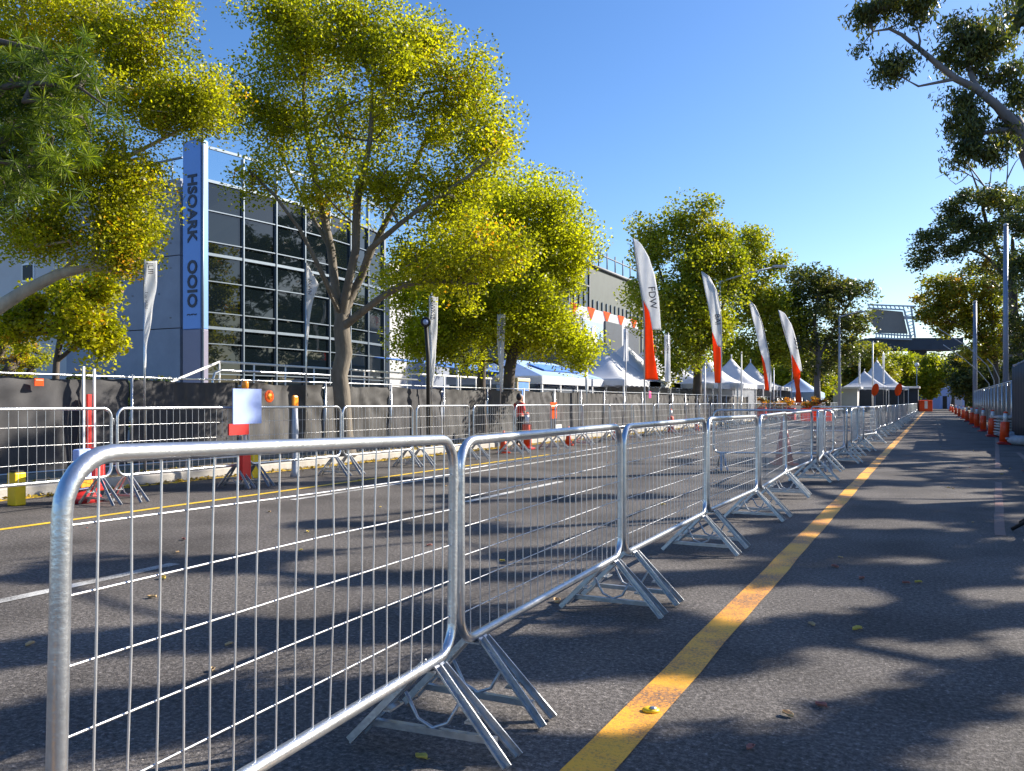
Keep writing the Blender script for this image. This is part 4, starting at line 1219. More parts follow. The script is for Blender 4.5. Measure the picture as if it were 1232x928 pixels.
m = MB(); m.box((0.2, 0, .95), (3.9, 7.2, 1.9)); m.build('counter_wall', M['navy'], mq)
for i in range(5):
    p = MB(); p.box((W2 - .03, -L2 + .1 + i * 1.9, 1.1), (.08, .08, 2.2)); p.build('leg', M['white'], mq)
# low blue awning left of it
aw = thing('blue_awning', 'low blue awning over the terrace end behind the plane trees', 'awning', (*on(560, -18.5).xy, 0))
m = MB(); m.add([(-2, -4, 3.1), (2, -4, 2.55), (2, 4.5, 2.55), (-2, 4.5, 3.1)], [(0, 1, 2, 3)]); m.build('canopy', M['awning_blue'], aw, solid=.04)
for yy in (-3.9, 0, 4.4):
    p = MB(); p.box((1.9, yy, 1.27), (.08, .08, 2.54)); p.build('leg', M['pole'], aw)
# cream and blue ticket booth at 615,450
c = on(617, -12.4)
bt = thing('ticket_booth', 'narrow cream framed booth with blue window beside the dark trunk', 'booth', (c.x, c.y, 0.12), 0)
m = MB(); m.box((0, 0, 0.85), (0.8, 0.85, 1.7)); m.build('body', M['sheet'], bt, bevel=.03)
m = MB(); m.box((0.0, 0, 1.86), (0.84, .95, .12)); m.box((0.36, -.42, 1.5), (.08, .08, .7)); m.box((0.36, .42, 1.5), (.08, .08, .7)); m.box((0.36, 0, 1.18), (.10, .9, .07)); m.build('window_frame', M['cream'], bt, bevel=.02)
m = MB(); m.box((0.38, 0, 1.5), (.05, .76, .56)); m.build('window', M['awning_blue'], bt)

# ------------------------------------------------------------------ feather flags
def rows_interp(P, y):
    for (a, b) in zip(P[:-1], P[1:]):
        if a[1] <= y <= b[1]:
            t = (y - a[1]) / max(1e-6, b[1] - a[1])
            return a[0] + (b[0] - a[0]) * t
    return P[-1][0] if y > P[-1][1] else P[0][0]


def feather(label, X, foot, left, right, mid, ysplit, ybot, txt, wave, poleX, tall=True, word_py=None):
    """left/right/mid: silhouettes as (column,row); white between, orange left of mid below ysplit"""
    px0, py0 = foot
    D = dist_on(px0, X)
    b = pt(px0, D, 0.0)
    o = thing('feather_flag', label, 'flag', b, TH, 'tall white and orange feather flags')
    s = D / F
    def L3(px, py, w=0.0): return ((px - px0) * s, w, hz(py, D))
    y0 = left[0][1]
    def surf(Pl, Pr, ya, yb, n, nu, off=0.0):
        m = MB()
        def fn(u, v):
            y_ = ya + (yb - ya) * v
            xl, xr = rows_interp(Pl, y_), rows_interp(Pr, y_)
            x = xl + (xr - xl) * u
            return L3(x, y_, off + 0.45 * wave * s * (math.sin((x - px0) * .55 + y_ * .02) * 1.2 + math.sin(y_ * .045 + px0) * 2))
        m.grid(fn, nu, n)
        return m
    # white cloth : full width above ysplit, right of mid below
    wl = [p for p in left if p[1] < ysplit] + [(rows_interp(left, ysplit), ysplit)]
    yw = right[-1][1]
    wl2 = wl + [p for p in mid if p[1] > ysplit]
    surf(wl2, right, y0 + .5, yw, 46, 8).build('white_cloth', M['offwhite'], o, solid=0.006)
    rr = [(rows_interp(left, ysplit) + .4, ysplit)] + [p for p in mid if p[1] > ysplit]
    surf(left, rr, ysplit, ybot, 30, 6).build('orange_cloth', M['orange'], o, solid=0.006)
    # pole : along the curved outer edge
    m = MB()
    pp = [L3(px0, 484 + 1250 / D), L3(px0, poleX[0][1])] if not poleX else [(0, 0.03, 0)] + [L3(x, y_, 0.03) for x, y_ in poleX]
    n_ = len(pp)
    m.tube(resample(pp, 0.4), 0.030, 8) ; m.build('pole', M['pole'] if tall else M['steel'], o)
    m = MB(); m.lathe([(0.24, 0), (0.24, 0.03), (0.06, 0.06), (0.05, 0.4)], 16); m.build('base', M['black'], o)
    if txt:
        q = L3(word_py[0], word_py[1])
        text(txt, o, (q[0], -0.04 - abs(wave) * s * 1.5, q[2]), word_py[2] * s, facing(0, -PI / 2 + word_py[3]), M['letter'], 0.003, 0.0)
    return o


XF = -9.55
feather('tallest white feather flag with orange lower edge, first from the left', XF, (777, 500),
        [(762, 287), (765, 305), (769, 335), (774, 362), (776, 390), (776, 420), (776, 456)],
        [(762.6, 287), (771, 293), (781, 310), (788, 332), (793, 360), (795, 392), (795, 397)],
        [(775, 362), (781, 375), (785, 398), (787, 425), (792, 458)], 362, 457, 'FDW', 0.6,
        [(775, 456), (776, 420), (794.8, 400), (795.6, 385), (793.4, 358), (788.5, 331), (781.5, 309), (771, 292), (762, 286)] and [(775.5, 470), (775.5, 420), (775.5, 390), (773.5, 362), (768.5, 335), (764.5, 305), (762, 287)], word_py=(783, 345, 12, 0.10))
feather('white feather flag with orange foot, second from the left', XF, (868, 500),
        [(844, 328), (848, 350), (853, 375), (857, 400), (858, 425), (860, 462)],
        [(844.6, 328), (853, 334), (861, 350), (866, 375), (867, 395), (867, 417)],
        [(857.6, 400), (861, 410), (863, 416), (867, 418), (868, 440), (868, 461)], 400, 461, 'BAI', 1.0,
        [(867.6, 470), (868, 440), (868, 395), (866.6, 374), (861.5, 349), (853, 333), (844, 327)], word_py=(862, 378, 9, 0.06))
feather('plain white feather flag with thin orange wedge, third from the left', XF, (926, 500),
        [(901, 362), (906, 385), (911, 405), (916, 427), (918, 445), (920, 470)],
        [(901.6, 362), (908, 369), (916, 388), (921, 410), (925, 430), (927.5, 455), (928, 472)],
        [(916.4, 427), (920, 437), (923, 452), (925.5, 470)], 427, 470, None, 1.0,
        [(927, 480), (928.2, 455), (925.6, 430), (921.5, 410), (916.5, 388), (908, 368), (901, 361)], word_py=(0, 0, 0, 0))
feather('white feather flag with orange tail, rightmost of the four', XF, (960, 500),
        [(937, 373), (942, 392), (948, 412), (952, 427), (953, 445), (958, 470), (957, 489)],
        [(937.6, 373), (944, 377), (952, 390), (958, 410), (963, 435), (965, 447)],
        [(952.4, 427), (958, 437), (963, 448), (962, 465), (966, 488)], 427, 488, 'SDS', 1.0,
        [(953, 480), (953.5, 445), (951.5, 425), (947.5, 412), (941.5, 392), (936.8, 373)], word_py=(957, 406, 9, 0.2))


def pennant(label, X, px, ytop, ybot, prof, txt, mat='offwhite', zbase=.12, rxt=None):
    """smaller banner: prof = list of (row, left, right)"""
    D = dist_on(px, X)
    b = pt(px, D, zbase)
    o = thing('banner_flag', label, 'flag', b, TH, 'small banner flags above the black fence')
    s = D / F
    def fn(u, v):
        y_ = prof[0][0] + (prof[-1][0] - prof[0][0]) * v
        xl = rows_interp([(p[1], p[0]) for p in prof], y_); xr = rows_interp([(p[2], p[0]) for p in prof], y_)
        x = xl + (xr - xl) * u
        return ((x - px) * s, 0.02 + 0.02 * math.sin(u * 5 + y_ * .12), hz(y_, D) - zbase)
    m = MB(); m.grid(fn, 6, 40); m.build('cloth', M[mat], o, solid=.005)
    m = MB(); m.tube([(0, 0.03, 0), (0, 0.03, hz(ytop, D) - zbase)], 0.018, 8); m.build('pole', M['steel'], o)
    for (t, x, y_, sz) in txt:
        text(t, o, ((x - px) * s, -0.03, hz(y_, D) - zbase), sz * s, facing(0, -PI / 2), M['letter'], 0.002, 0.0)
    return o


pennant('white tapering banner with dark writing before the concrete wall', -11.35, 173, 312, 0, [(314, 174, 189), (350, 173, 187), (380, 173, 182), (410, 173, 177), (445, 172.6, 174)], [('JLIII', 182, 317, 9), ('I uu IAIILI', 177, 352, 5)])
pennant('white pennant on a pole before the glass facade, left of the big tree', -11.35, 368, 316, 0, [(320, 368.5, 371), (342, 368.5, 383), (360, 368.5, 377), (385, 368.5, 372), (430, 368, 369)], [('AKWN', 373, 336, 6)])
pennant('speckled white banner among yellow leaves right of the big tree', -11.35, 519, 352, 0, [(356, 516, 527), (400, 516, 526), (430, 517, 524), (466, 518, 521)], [('BWKSB', 521, 362, 7)])
pennant('narrow white banner beside the dark trunks in the centre', -11.35, 602, 372, 0, [(378, 598, 608), (410, 598, 607), (440, 600, 606), (472, 602, 605)], [('SRWSB', 603, 384, 6)])
pennant('short white banner left of the marquees', -11.35, 706, 430, 0, [(434, 704, 708), (470, 704, 708)], [])
pennant('tall white banner between dark screens of the banner wall', -13.5, 753, 392, 0, [(396, 750, 756), (435, 750, 756)], [('BRSS', 753, 400, 4)])
pennant('grey lettered banner just right of the tallest feather flag', -10.9, 804, 400, 0, [(403, 799, 806), (460, 800, 807)], [('BFASRH', 803, 408, 5)])
for px, lab in [(1034, 'slim white banner pole left of the tallest distant tent'), (1063, 'slim white banner pole behind the tallest distant tent'), (1079, 'slim white banner pole right of the tallest distant tent')]:
    pennant(lab, -6.5 if px < 1050 else -5.0, px, 424, 0, [(425, px - 1.2, px + 1.6), (462, px - 1.2, px + 1.2)], [], zbase=0)
# round sign on dark pole at 512,388
c = on(514, -11.3, .12); D = dist_on(514, -11.3)
rs = thing('round_sign', 'dark round sign with blue-white face on a black pole beside the speckled banner', 'sign', c, TH)
m = MB(); m.tube([(0.03, 0, 0), (0.02, 0, hz(430, D) - .12), (-.03, 0, hz(392, D) - .12)], 0.05, 8); m.build('pole', M['black'], rs)
m = MB(); m.lathe([(0.12, -.03), (0.13, -.02), (.13, .02), (.12, .03)], 20); q = m.build('disc', M['black'], rs); q.location = (-.03, -.06, hz(388, D) - .12); q.rotation_euler = (PI / 2, 0, 0)
m = MB(); m.lathe([(0.07, -.035), (.07, .035)], 16); q = m.build('face', M['sheet'], rs); q.location = (-.03, -.065, hz(388, D) - .12); q.rotation_euler = (PI / 2, 0, 0)

# ------------------------------------------------------------------ lamp posts and poles
def lamp(label, px, D, ytop, arm_px, arm_py, r=0.06):
    b = pt(px, D, 0)
    o = thing('street_lamp', label, 'street lamp', b, TH, 'street lamps')
    h = hz(ytop, D); s = D / F
    m = MB(); m.tube([(0, 0, 0), (0, 0, h * .5), (0, 0, h)], [r * 1.4, r * 1.1, r * .8], 10); m.build('pole', M['pole'], o)
    m = MB(); ax_ = (arm_px - px) * s; az = hz(arm_py, D)
    m.tube([(0, 0, h - .05), (ax_ * .5, 0, (h + az) / 2 + .03), (ax_, 0, az)], r * .65, 8); m.build('arm', M['pole'], o)
    m = MB(); m.box((ax_, 0, az - .03), (.75, .26, .12)); m.build('lamp_head', M['pole'], o, bevel=.03)
    return o


lamp('tall street lamp with long arm rising behind the second feather flag', 866, 46, 338, 938, 320, .07)
lamp('street lamp with short arm left of the distant white tents', 1010, 74, 381, 1036, 375, .11)


def pole(label, px, X, ytop, r, mat, bottom=0.09, D=None, name='utility_pole'):
    D = D or dist_on(px, X)
    b = pt(px, D, bottom)
    o = thing(name, label, 'pole', b, 0)
    m = MB(); h = hz(ytop, D) - bottom
    m.tube([(0, 0, 0), (0, 0, h * .5), (0, 0, h)], [r, r * .9, r * .75], 12); m.build('shaft', M[mat], o)
    m = MB(); m.lathe([(r * .9, h), (r * .9, h + .08), (r * .3, h + .14)], 12); m.build('cap', M['pole'], o)
    m = MB(); m.lathe([(r * 1.8, 0), (r * 1.8, .04), (r * 1.05, .1)], 12); m.build('base_plate', M['pole'], o)
    return o


pole('tallest blue-grey pole over the right-hand fence', 1210, 3.4, 272, 0.14, 'pole_blue')
pole('grey pole at the far end of the right-hand mesh fence', 1173, 2.9, 364, 0.17, 'pole_blue')
pole('thin white pole between the peaked tents', 892, -9.7, 426, 0.05, 'white', 0.0)
pole('thin white mast in front of the tallest distant tent', 1050, -5, 412, 0.10, 'white', 0.0, D=95)
pole('thin dark pole left of the tallest feather flag', 753, -11.3, 395, 0.03, 'pole', 0.12)
pole('white pole before the plane tree trunk behind the flags', 848, -10.9, 440, 0.06, 'white', 0.12)
pole('thin white pole left of the pale blue domed tent', 931, -9.9, 445, 0.05, 'white', 0.0)
pole('small white mast above the white container cabin', 1138, 0, 448, 0.14, 'white', 0.0, D=150)
# arched steel hoops by right fence
for i, (pp, lab) in enumerate([([(1190, 462), (1178, 448), (1160, 432), (1135, 415)], 'arching steel rod over the right-hand fence, lowest'), ([(1196, 458), (1188, 440), (1165, 418), (1130, 396)], 'arching steel rod over the right-hand fence, middle'), ([(1202, 455), (1195, 440), (1188, 432)], 'short arching steel rod over the right-hand fence')]):
    D = 52.0
    b = at(pp[0][0], pp[0][1], D); b.z = 0.09
    o = thing('arched_rod', lab, 'rod', b, 0, 'arching steel rods at the right fence')
    m = MB(); m.tube([(0, 0, 0)] + [tuple(at(x, y_, D) - b) for x, y_ in pp], 0.03, 6); m.build('rod', M['pole'], o)
    m = MB(); m.lathe([(.09, 0), (.09, .04), (.04, .06)], 10); m.build('base_plate', M['pole'], o)

# ------------------------------------------------------------------ right fence
mf = thing('mesh_fence', 'silver mesh panel fence along the right side behind the orange bollards', 'fence', (2.56, 33.0, 0.09))
for i in range(15):
    m = MB(); m.tube([(0, i * 2.4, 0), (0, i * 2.4, 1.95)], 0.035, 8); m.build('post', M['steel'], mf)
m = MB(); m.tube([(0, 0, 1.93), (0, 33.6, 1.93)], 0.03, 8); m.tube([(0, 0, .15), (0, 33.6, .15)], 0.025, 8); m.build('rails', M['steel'], mf)
m = MB()
for i in range(80): m.tube([(0, .1 + i * .42, .15), (0, .1 + i * .42, 1.93)], 0.005, 4, caps=False)
m.build('mesh_wires', M['wire'], mf)
m = MB(); m.grid(lambda u, v: (0.04 + .02 * math.sin(u * 60), u * 33.6, .2 + v * 1.65), 120, 3); m.build('grey_backing_cloth', M['screen_dark'], mf)
sf = thing('dark_screen_fence', 'dark navy screened fence panel at the right edge of the photo', 'fence', (2.36, 26.9, 0.02))
for i in range(4):
    m = MB(); m.tube([(0.06, i * 1.95, 0), (0.06, i * 1.95, 2.5)], 0.03, 8); m.build('post', M['pole_blue'], sf)
m = MB(); m.grid(lambda u, v: (.02 * math.sin(u * 40), u * 5.85, .05 + v * 2.35), 60, 4); m.build('screen_cloth', M['screen_dark'], sf, solid=.01)
m = MB(); m.tube([(0.06, 0, 2.46), (0.06, 5.85, 2.46)], 0.025, 8); m.build('top_rail', M['pole_blue'], sf)
sf = thing('dark_screen_fence', 'dark screened fence continuing beyond the right edge', 'fence', (2.75, 10, 0.09))
m = MB(); m.grid(lambda u, v: (.02 * math.sin(u * 60), u * 16.8, .05 + v * 1.2), 60, 4); m.build('screen_cloth', M['screen_dark'], sf, solid=.01)
# stack of grey slabs and sacks
c = pt(1206, 29.5)
st = thing('stacked_barriers', 'stack of grey barrier panels lying between the two nearest bollards', 'panels', (c.x + .25, c.y + .5, 0.0), 0.1)
for k_ in range(6):
    m = MB(); m.box((random.uniform(-.05, .05), random.uniform(-.05, .05), .10 + k_ * .10), (.9, 2.0, .05)); m.build('panel', M['concrete_light'], st)
m = MB(); m.box((0, 0, .72), (1.0, 2.1, .06)); m.build('lid', M['pole'], st)
for i, (px, D, lab) in enumerate([(1218, 24.6, 'pale crumpled sack beside the nearest orange bollard'), (1228, 24.0, 'pale sack at the right edge below the dark screen'), (1196, 30.3, 'pale sack lying between the two nearest orange bollards'), (1214, 27.4, 'pale sack upright against the foot of the dark screen')]):
    b = pt(px, D, 0)
    o = thing('sandbag', lab, 'sack', b, random.uniform(0, 3), 'pale sacks by the right kerb')
    m = MB()
    def fs(u, v, k=i):
        a_ = u * 2 * PI; p_ = (v - .5) * PI
        rr_ = 1 + .12 * math.sin(3 * a_ + k) * math.cos(p_) + .08 * math.sin(7 * a_ + 5 * p_)
        return (.30 * math.cos(p_) * math.cos(a_) * rr_, .20 * math.cos(p_) * math.sin(a_) * rr_, .14 + .14 * math.sin(p_) * rr_)
    m.grid(fs, 20, 12); m.build('sack_body', M['sack'], o)
    m = MB(); m.tube([(.26, 0, .18), (.33, 0, .2), (.38, .03, .17)], [.05, .02, .05], 8); m.build('tied_neck', M['sack'], o)


# ------------------------------------------------------------------ orange bollards and cones
def bollard(label, loc, h=0.85, mat='cone', group='orange bollards along the right kerb', tilt=(0, 0)):
    o = thing('traffic_bollard', label, 'bollard', loc, 0, group)
    o.rotation_euler = (tilt[0], tilt[1], random.uniform(0, 1))
    m = MB(); m.box((0, 0, .025), (.34, .34, .05)); m.lathe([(.16, .05), (.13, .08)], 16); m.build('base', M['cone_red'], o, bevel=.01)
    m = MB(); m.lathe([(.125, .05), (.12, h * .66), (.10, h * .68)], 18); m.build('body', M[mat], o)
    m = MB(); m.lathe([(.062, h * .68), (.058, h * .94)], 14); m.build('reflective_sleeve', M['reflect'], o)
    m = MB(); m.lathe([(.06, h * .94), (.055, h * .98), (.02, h)], 14); m.build('cap', M[mat], o)
    return o


bw_ = [24.6, 30.2, 35.5, 41, 47, 54, 62, 72, 84, 98, 114]
proto_b = None
for i, D in enumerate(bw_):
    X = 1.86 + .02 * i
    # find column for X at depth D
    cxn = (X + D * ST) / CT
    b = pt(616 + cxn / D * F, D, 0)
    if proto_b is None:
        proto_b = bollard('nearest orange bollard with white sleeve at the right kerb', b, .98, tilt=(0.0, 0.05)); o = proto_b
    else:
        o = copy_tree(proto_b); o.location = b
        o.rotation_euler = (random.uniform(-.04, .04), random.uniform(-.05, .05), random.uniform(0, 1))
        o['label'] = 'orange bollard at the right kerb, %s from the camera' % ORD[i] if i < 8 else 'distant orange bollard at the end of the right kerb line'


def cone(label, loc, h, mat='cone', group='traffic cones by the barriers'):
    o = thing('traffic_cone', label, 'traffic cone', loc, random.uniform(0, 1), group)
    s = h / .75
    m = MB(); m.box((0, 0, .02 * s), (.38 * s, .38 * s, .04 * s)); m.build('base', M[mat], o, bevel=.012)
    m = MB(); m.lathe([(.15 * s, .04 * s), (.10 * s, .32 * s), (.085 * s, .42 * s)], 18); m.lathe([(.062 * s, .56 * s), (.035 * s, .74 * s), (.02 * s, .75 * s)], 18); m.build('body', M[mat], o)
    m = MB(); m.lathe([(.0855 * s, .42 * s), (.0625 * s, .56 * s)], 18); m.build('reflective_band', M['reflect'] if mat == 'cone' else M[mat], o)
    return o


c = pt(943, 16.6); cone('dark red traffic cone standing behind the near barrier row', c, .92, 'cone_red')
for px, X, lab in [(606, -9.4, 'traffic cone behind the far barriers left of the person in red'),
                   (684, -9.4, 'traffic cone behind the far barriers right of the orange board'), (740, -9.4, 'traffic cone behind the far barriers below the banner wall'),
                   (838, -9.4, 'traffic cone behind the far barriers below the plane tree trunk')]:
    cone(lab, on(px, X), .55)
for px, X, lab in [(807, -9.5, 'orange and white post behind the far barriers left of the plane tree'), (634, -9.6, 'orange bollard with tall white sleeve behind the far barriers beneath the marquee')]:
    o = copy_tree(proto_b); o.location = on(px, X); o.rotation_euler = (0, 0, 0); o['label'] = lab; o['group'] = 'bollards behind the far barriers'
# red and blue-white crash block by the first pair of feet
c = on(98, -9.55)
ro = thing('barrier_block', 'red plastic barrier block with blue-white panel behind the far barrier feet', 'barrier block', c, .3)
m = MB(); m.lathe([(.26, 0), (.22, .08), (.16, .14)], 20); m.build('base', M['cone_red'], ro)
m = MB(); m.box((.12, .12, .40), (.12, .2, .55)); m.build('red_panel', M['red'], ro, bevel=.02)
m = MB(); m.box((.10, -.12, .42), (.10, .24, .5)); m.build('pale_panel', M['sheet'], ro, bevel=.02)
m = MB(); m.box((.155, -.12, .26), (.03, .22, .12)); m.build('stripe', M['amber'], ro)
# red/white marker post on the fence at px 107
c = on(107, -11.45, .12)
mp = thing('marker_post', 'slim red and white post standing against the black fence at left', 'post', c, 0)
m = MB(); m.box((0, 0, .70), (.04, .06, 1.1)); m.build('red_strip', M['red'], mp)
m = MB(); m.box((0, -.09, .84), (.03, .03, 1.66)); m.box((0, .09, .82), (.03, .03, 1.64)); m.build('white_strip', M['white'], mp)
# pale blue sheet sign with amber lamp and red bracket
D = dist_on(295, -8.93); c = pt(295, D, 0)
ss = thing('sheet_sign', 'pale blue blank sheet tied on the far barrier with an amber lamp on top', 'sign', c, PI / 2)
m = MB(); m.box((0, -.04, (hz(468, D) + hz(510, D)) / 2), (.56, .015, hz(468, D) - hz(510, D))); m.build('sheet', M['sheet'], ss)
m = MB(); m.lathe([(.045, hz(468, D)), (.05, hz(464, D)), (.05, hz(460, D)), (.03, hz(458, D))], 14); m.build('amber_lamp', M['orange_lamp'], ss)
m = MB(); m.tube([(0, 0, 0), (0, 0, hz(468, D))], .018, 8); m.build('stand_pole', M['pole'], ss)
m = MB(); m.box((-.16, -.03, .86), (.38, .03, .16)); m.box((-.05, -.03, .36), (.16, .1, .46)); m.build('red_bracket', M['red'], ss)
D = dist_on(355, -9.5); c = pt(355, D, 0)
ss = thing('warning_lamp', 'amber warning lamp on a pale ribbed post behind the far barriers', 'lamp', c, 0)
m = MB(); m.lathe([(.09, 0), (.06, .1), (.05, .4), (.06, .8), (.045, hz(491, D))], 14); m.build('post', M['pole'], ss)
m = MB(); m.box((0, 0, hz(483, D)), (.06, .13, .2)); m.build('lens', M['orange_lamp'], ss, bevel=.03)
small_board('notice_board', 'orange and white board hung on the far barriers under the marquee', 666, 494, -9.1, .42, .44, M['orange'], 'sign')
small_board('notice_board', 'white board low on the far barriers under the marquee', 672, 517, -9.15, .42, .28, M['white'], 'sign')
small_board('marker_plate', 'small pink plate on a thin stake left of the plane tree', 782, 475, -9.6, .26, .26, M['pink'], 'plate')
for px, py, lab in [(20, 567, 'yellow box standing behind the far barriers at the left edge'), (303, 553, 'yellow box standing behind the far barriers under the blue sheet')]:
    D = dist_on(px, -9.9 if px < 100 else -10.0); c = pt(px, D, 0)
    o = thing('yellow_box', lab, 'box', c, 0, 'yellow boxes')
    m = MB(); m.box((0, 0, .20), (.16, .14, .40)); m.build('case', M['yellow_plain'], o, bevel=.015)
    m = MB(); m.box((0, 0, .41), (.12, .10, .03)); m.build('lid', M['black'], o)
# orange paddles on far barriers
for px, lab in [(1053, 'orange oval paddle on the dark stall front, left'), (1081, 'orange oval paddle on the dark stall front, right')]:
    D = 70.0
    b = pt(px, D, 0)
    o = thing('oval_paddle', lab, 'sign', b, TH, 'orange oval paddles')
    m = MB(); m.lathe([(.36, -.02), (.40, 0), (.36, .02)], 20); q = m.build('paddle', M['orange'], o); q.rotation_euler = (PI / 2, .25, 0); q.scale = (.75, 1.35, 1); q.location = (0, 0, hz(469, D))
    m = MB(); m.tube([(0, .04, 0), (0, .04, hz(472, D))], .03, 8); m.build('stake', M['pole'], o)
# flowers / orange stuff behind near barriers
for i, (px, D, n_, lab) in enumerate([(940, 58, 16, 'planter of red and orange flowers below the rightmost feather flag'), (982, 55, 14, 'low planter of orange flowers right of the rightmost feather flag'), (915, 60, 6, 'small red flower tub left of the rightmost feather flag')]):
    b = pt(px, D, 0)
    w_ = (1.1, .55) if i < 2 else (.5, .5)
    o = tree('flower_planter', lab, b, [([b, b + Vector((0, 0, .5)), b + Vector((0.05, 0, 1.0))], 0.02, 0.015)],
             [((b.x, b.y, 1.15), (w_[0], w_[0], .42), n_)], cat='planter', leaf='leaf_flower', bark='bark_dark', lpc=70, csig=.12, ls=.14, seed=300 + i, group='flower planters')
    m = MB(); m.box((0, 0, .42), (w_[0] * 1.7, .7, .84)); m.build('tub', M['cone_red'] if i != 1 else M['orange'], o, bevel=.04)

# ------------------------------------------------------------------ gantry with screen, far end
D = 150.0
G = pt(1090, D)
gt = thing('gantry', 'dark bridge-like gantry over the far road carrying a tilted brown screen', 'gantry', (G.x, G.y, 0), TH)
s = D / F
def gx(px): return (px - 1090) * s
m = MB(); m.box(((gx(1040) + gx(1150)) / 2, 0, hz(415, D)), (gx(1150) - gx(1040), 5, 2.1)); m.build('beam', M['navy'], gt)
m = MB(); m.box((gx(1107), 1, hz(415, D) / 2), (2.2, 2.6, hz(415, D))); m.build('column', M['navy'], gt)
m = MB(); m.box((gx(1043), 1, hz(415, D) / 2), (1.4, 2.0, hz(415, D))); m.build('column', M['navy'], gt)
m = MB(); q_ = [(gx(1036), -2.6, hz(381, D)), (gx(1043), -2.6, hz(374, D)), (gx(1078), -2.6, hz(377, D)), (gx(1084), -2.6, hz(403, D)), (gx(1050), -2.6, hz(402, D))]
m.add([*q_, *[(x, y_ + .5, z) for x, y_, z in q_]], [(0, 1, 2, 3, 4), (9, 8, 7, 6, 5), (0, 5, 6, 1), (1, 6, 7, 2), (2, 7, 8, 3), (3, 8, 9, 4), (4, 9, 5, 0)]); m.build('screen', M['billboard'], gt)
m = MB()
for (x0, y0_, x1, y1_) in [(1036, 369, 1093, 371), (1036, 373, 1079, 375), (1079, 375, 1087, 408), (1087, 371, 1092, 408), (1045, 403, 1088, 406), (1045, 408, 1088, 410)]:
    m.bar((gx(x0), -2.8, hz(y0_, D)), (gx(x1), -2.8, hz(y1_, D)), .25, .25)
for k_ in range(10):
    m.bar((gx(1037 + k_ * 5), -2.8, hz(370, D)), (gx(1039 + k_ * 5), -2.8, hz(374, D)), .15, .15)
for k_ in range(8):
    m.bar((gx(1080 + k_), -2.8, hz(378 + k_ * 4, D)), (gx(1090), -2.8, hz(376 + k_ * 4, D)), .15, .15)
for k_ in range(12):
    m.bar((gx(1046 + k_ * 3.6), -2.8, hz(403, D)), (gx(1046 + k_ * 3.6), -2.8, hz(409, D)), .15, .15)
m.build('truss', M['truss'], gt)
m = MB(); m.box((gx(1060), 3.5, hz(380, D)), (16, 1, .5)); m.build('roof_edge', M['truss'], gt)
# white container cabin at the end of the road
D = 145.0
c = pt(1141, D); s = D / F
cb = thing('container_cabin', 'white cabin with dark door standing at the far end of the road', 'cabin', (c.x, c.y, 0), TH * .9)
m = MB(); m.box((0, 0, 1.9), (4.1, 3, 3.7)); m.build('body', M['sheet'], cb, bevel=.05)
m = MB(); m.box((-1.3, -1.52, 1.2), (.7, .08, 2.2)); m.build('door', M['black'], cb)
m = MB(); m.box((.6, -1.52, 1.3), (2.0, .06, 1.4)); m.build('sign_panel', M['offwhite'], cb)
m = MB(); m.box((1.0, 0, 4.0), (2.0, 1.6, .5)); m.build('roof_unit', M['white'], cb)
for px, lab in [(1113, 'orange barrier block at the far end, left of the white cabin'),]:
    b = pt(px, 110, 0); o = thing('barrier_block', lab, 'barrier block', b, TH)
    m = MB(); m.box((0, 0, .75), (1.8, .5, 1.5)); m.build('block', M['cone'], o, bevel=.08)
    m = MB(); m.box((0, -.26, .9), (.4, .04, 1.0)); m.build('panel', M['white'], o)
# globe lamp near the column
b = pt(1103, 120, 0)
o = thing('globe_lamp', 'small white globe lamp beside the dark gantry column', 'street lamp', b, 0)
m = MB(); m.tube([(0, 0, 0), (0, 0, hz(442, 120))], .06, 8); m.build('pole', M['pole'], o)
m = MB(); m.lathe([(.05, -.3), (.25, -.2), (.32, 0), (.25, .2), (.05, .3)], 14); q = m.build('globe', M['white'], o); q.location = (0, 0, hz(439, 120))

# ------------------------------------------------------------------ person behind the barriers
def skin_body(name, parent, joints, edges, radii, mat, rootv=0):
    me = bpy.data.meshes.new(name)
    me.from_pydata(joints, edges, [])
    o = link(name, me, parent, mat)
    md = o.modifiers.new('skin', 'SKIN')
    sv = me.skin_vertices[0].data if me.skin_vertices else None
    if sv is None:
        bpy.context.view_layer.update()
        sv = me.skin_vertices[0].data
    for i, r in enumerate(radii):
        sv[i].radius = (r, r); sv[i].use_root = (i == rootv)
    md2 = o.modifiers.new('sub', 'SUBSURF'); md2.levels = 2; md2.render_levels = 2
    md.use_smooth_shade = True
    return o


c = on(625, -10.3, 0.0)
pe = thing('person', 'person in a bright red top and dark trousers standing behind the far barriers', 'person', c, 2.6)
pe.scale = (.92, .92, .92)
J = [(0, 0, .86), (0, 0, 1.02), (0, .01, 1.20), (0, 0, 1.32), (0, -.02, 1.40),  # 0-4 torso/neck
     (.17, 0, 1.29), (.22, -.02, 1.06), (.20, -.16, .90), (-.17, 0, 1.29), (-.22, -.02, 1.06), (-.20, -.16, .90),
     (.09, 0, .82), (.10, -.02, .46), (.10, .03, .08), (.11, -.10, .03), (-.09, 0, .82), (-.10, -.02, .46), (-.10, .03, .08), (-.11, -.10, .03)]
E = [(0, 1), (1, 2), (2, 3), (3, 4), (3, 5), (5, 6), (6, 7), (3, 8), (8, 9), (9, 10), (0, 11), (11, 12), (12, 13), (13, 14), (0, 15), (15, 16), (16, 17), (17, 18)]
Rr = [.13, .12, .14, .10, .05, .07, .048, .036, .07, .048, .036, .09, .062, .045, .04, .09, .062, .045, .04]
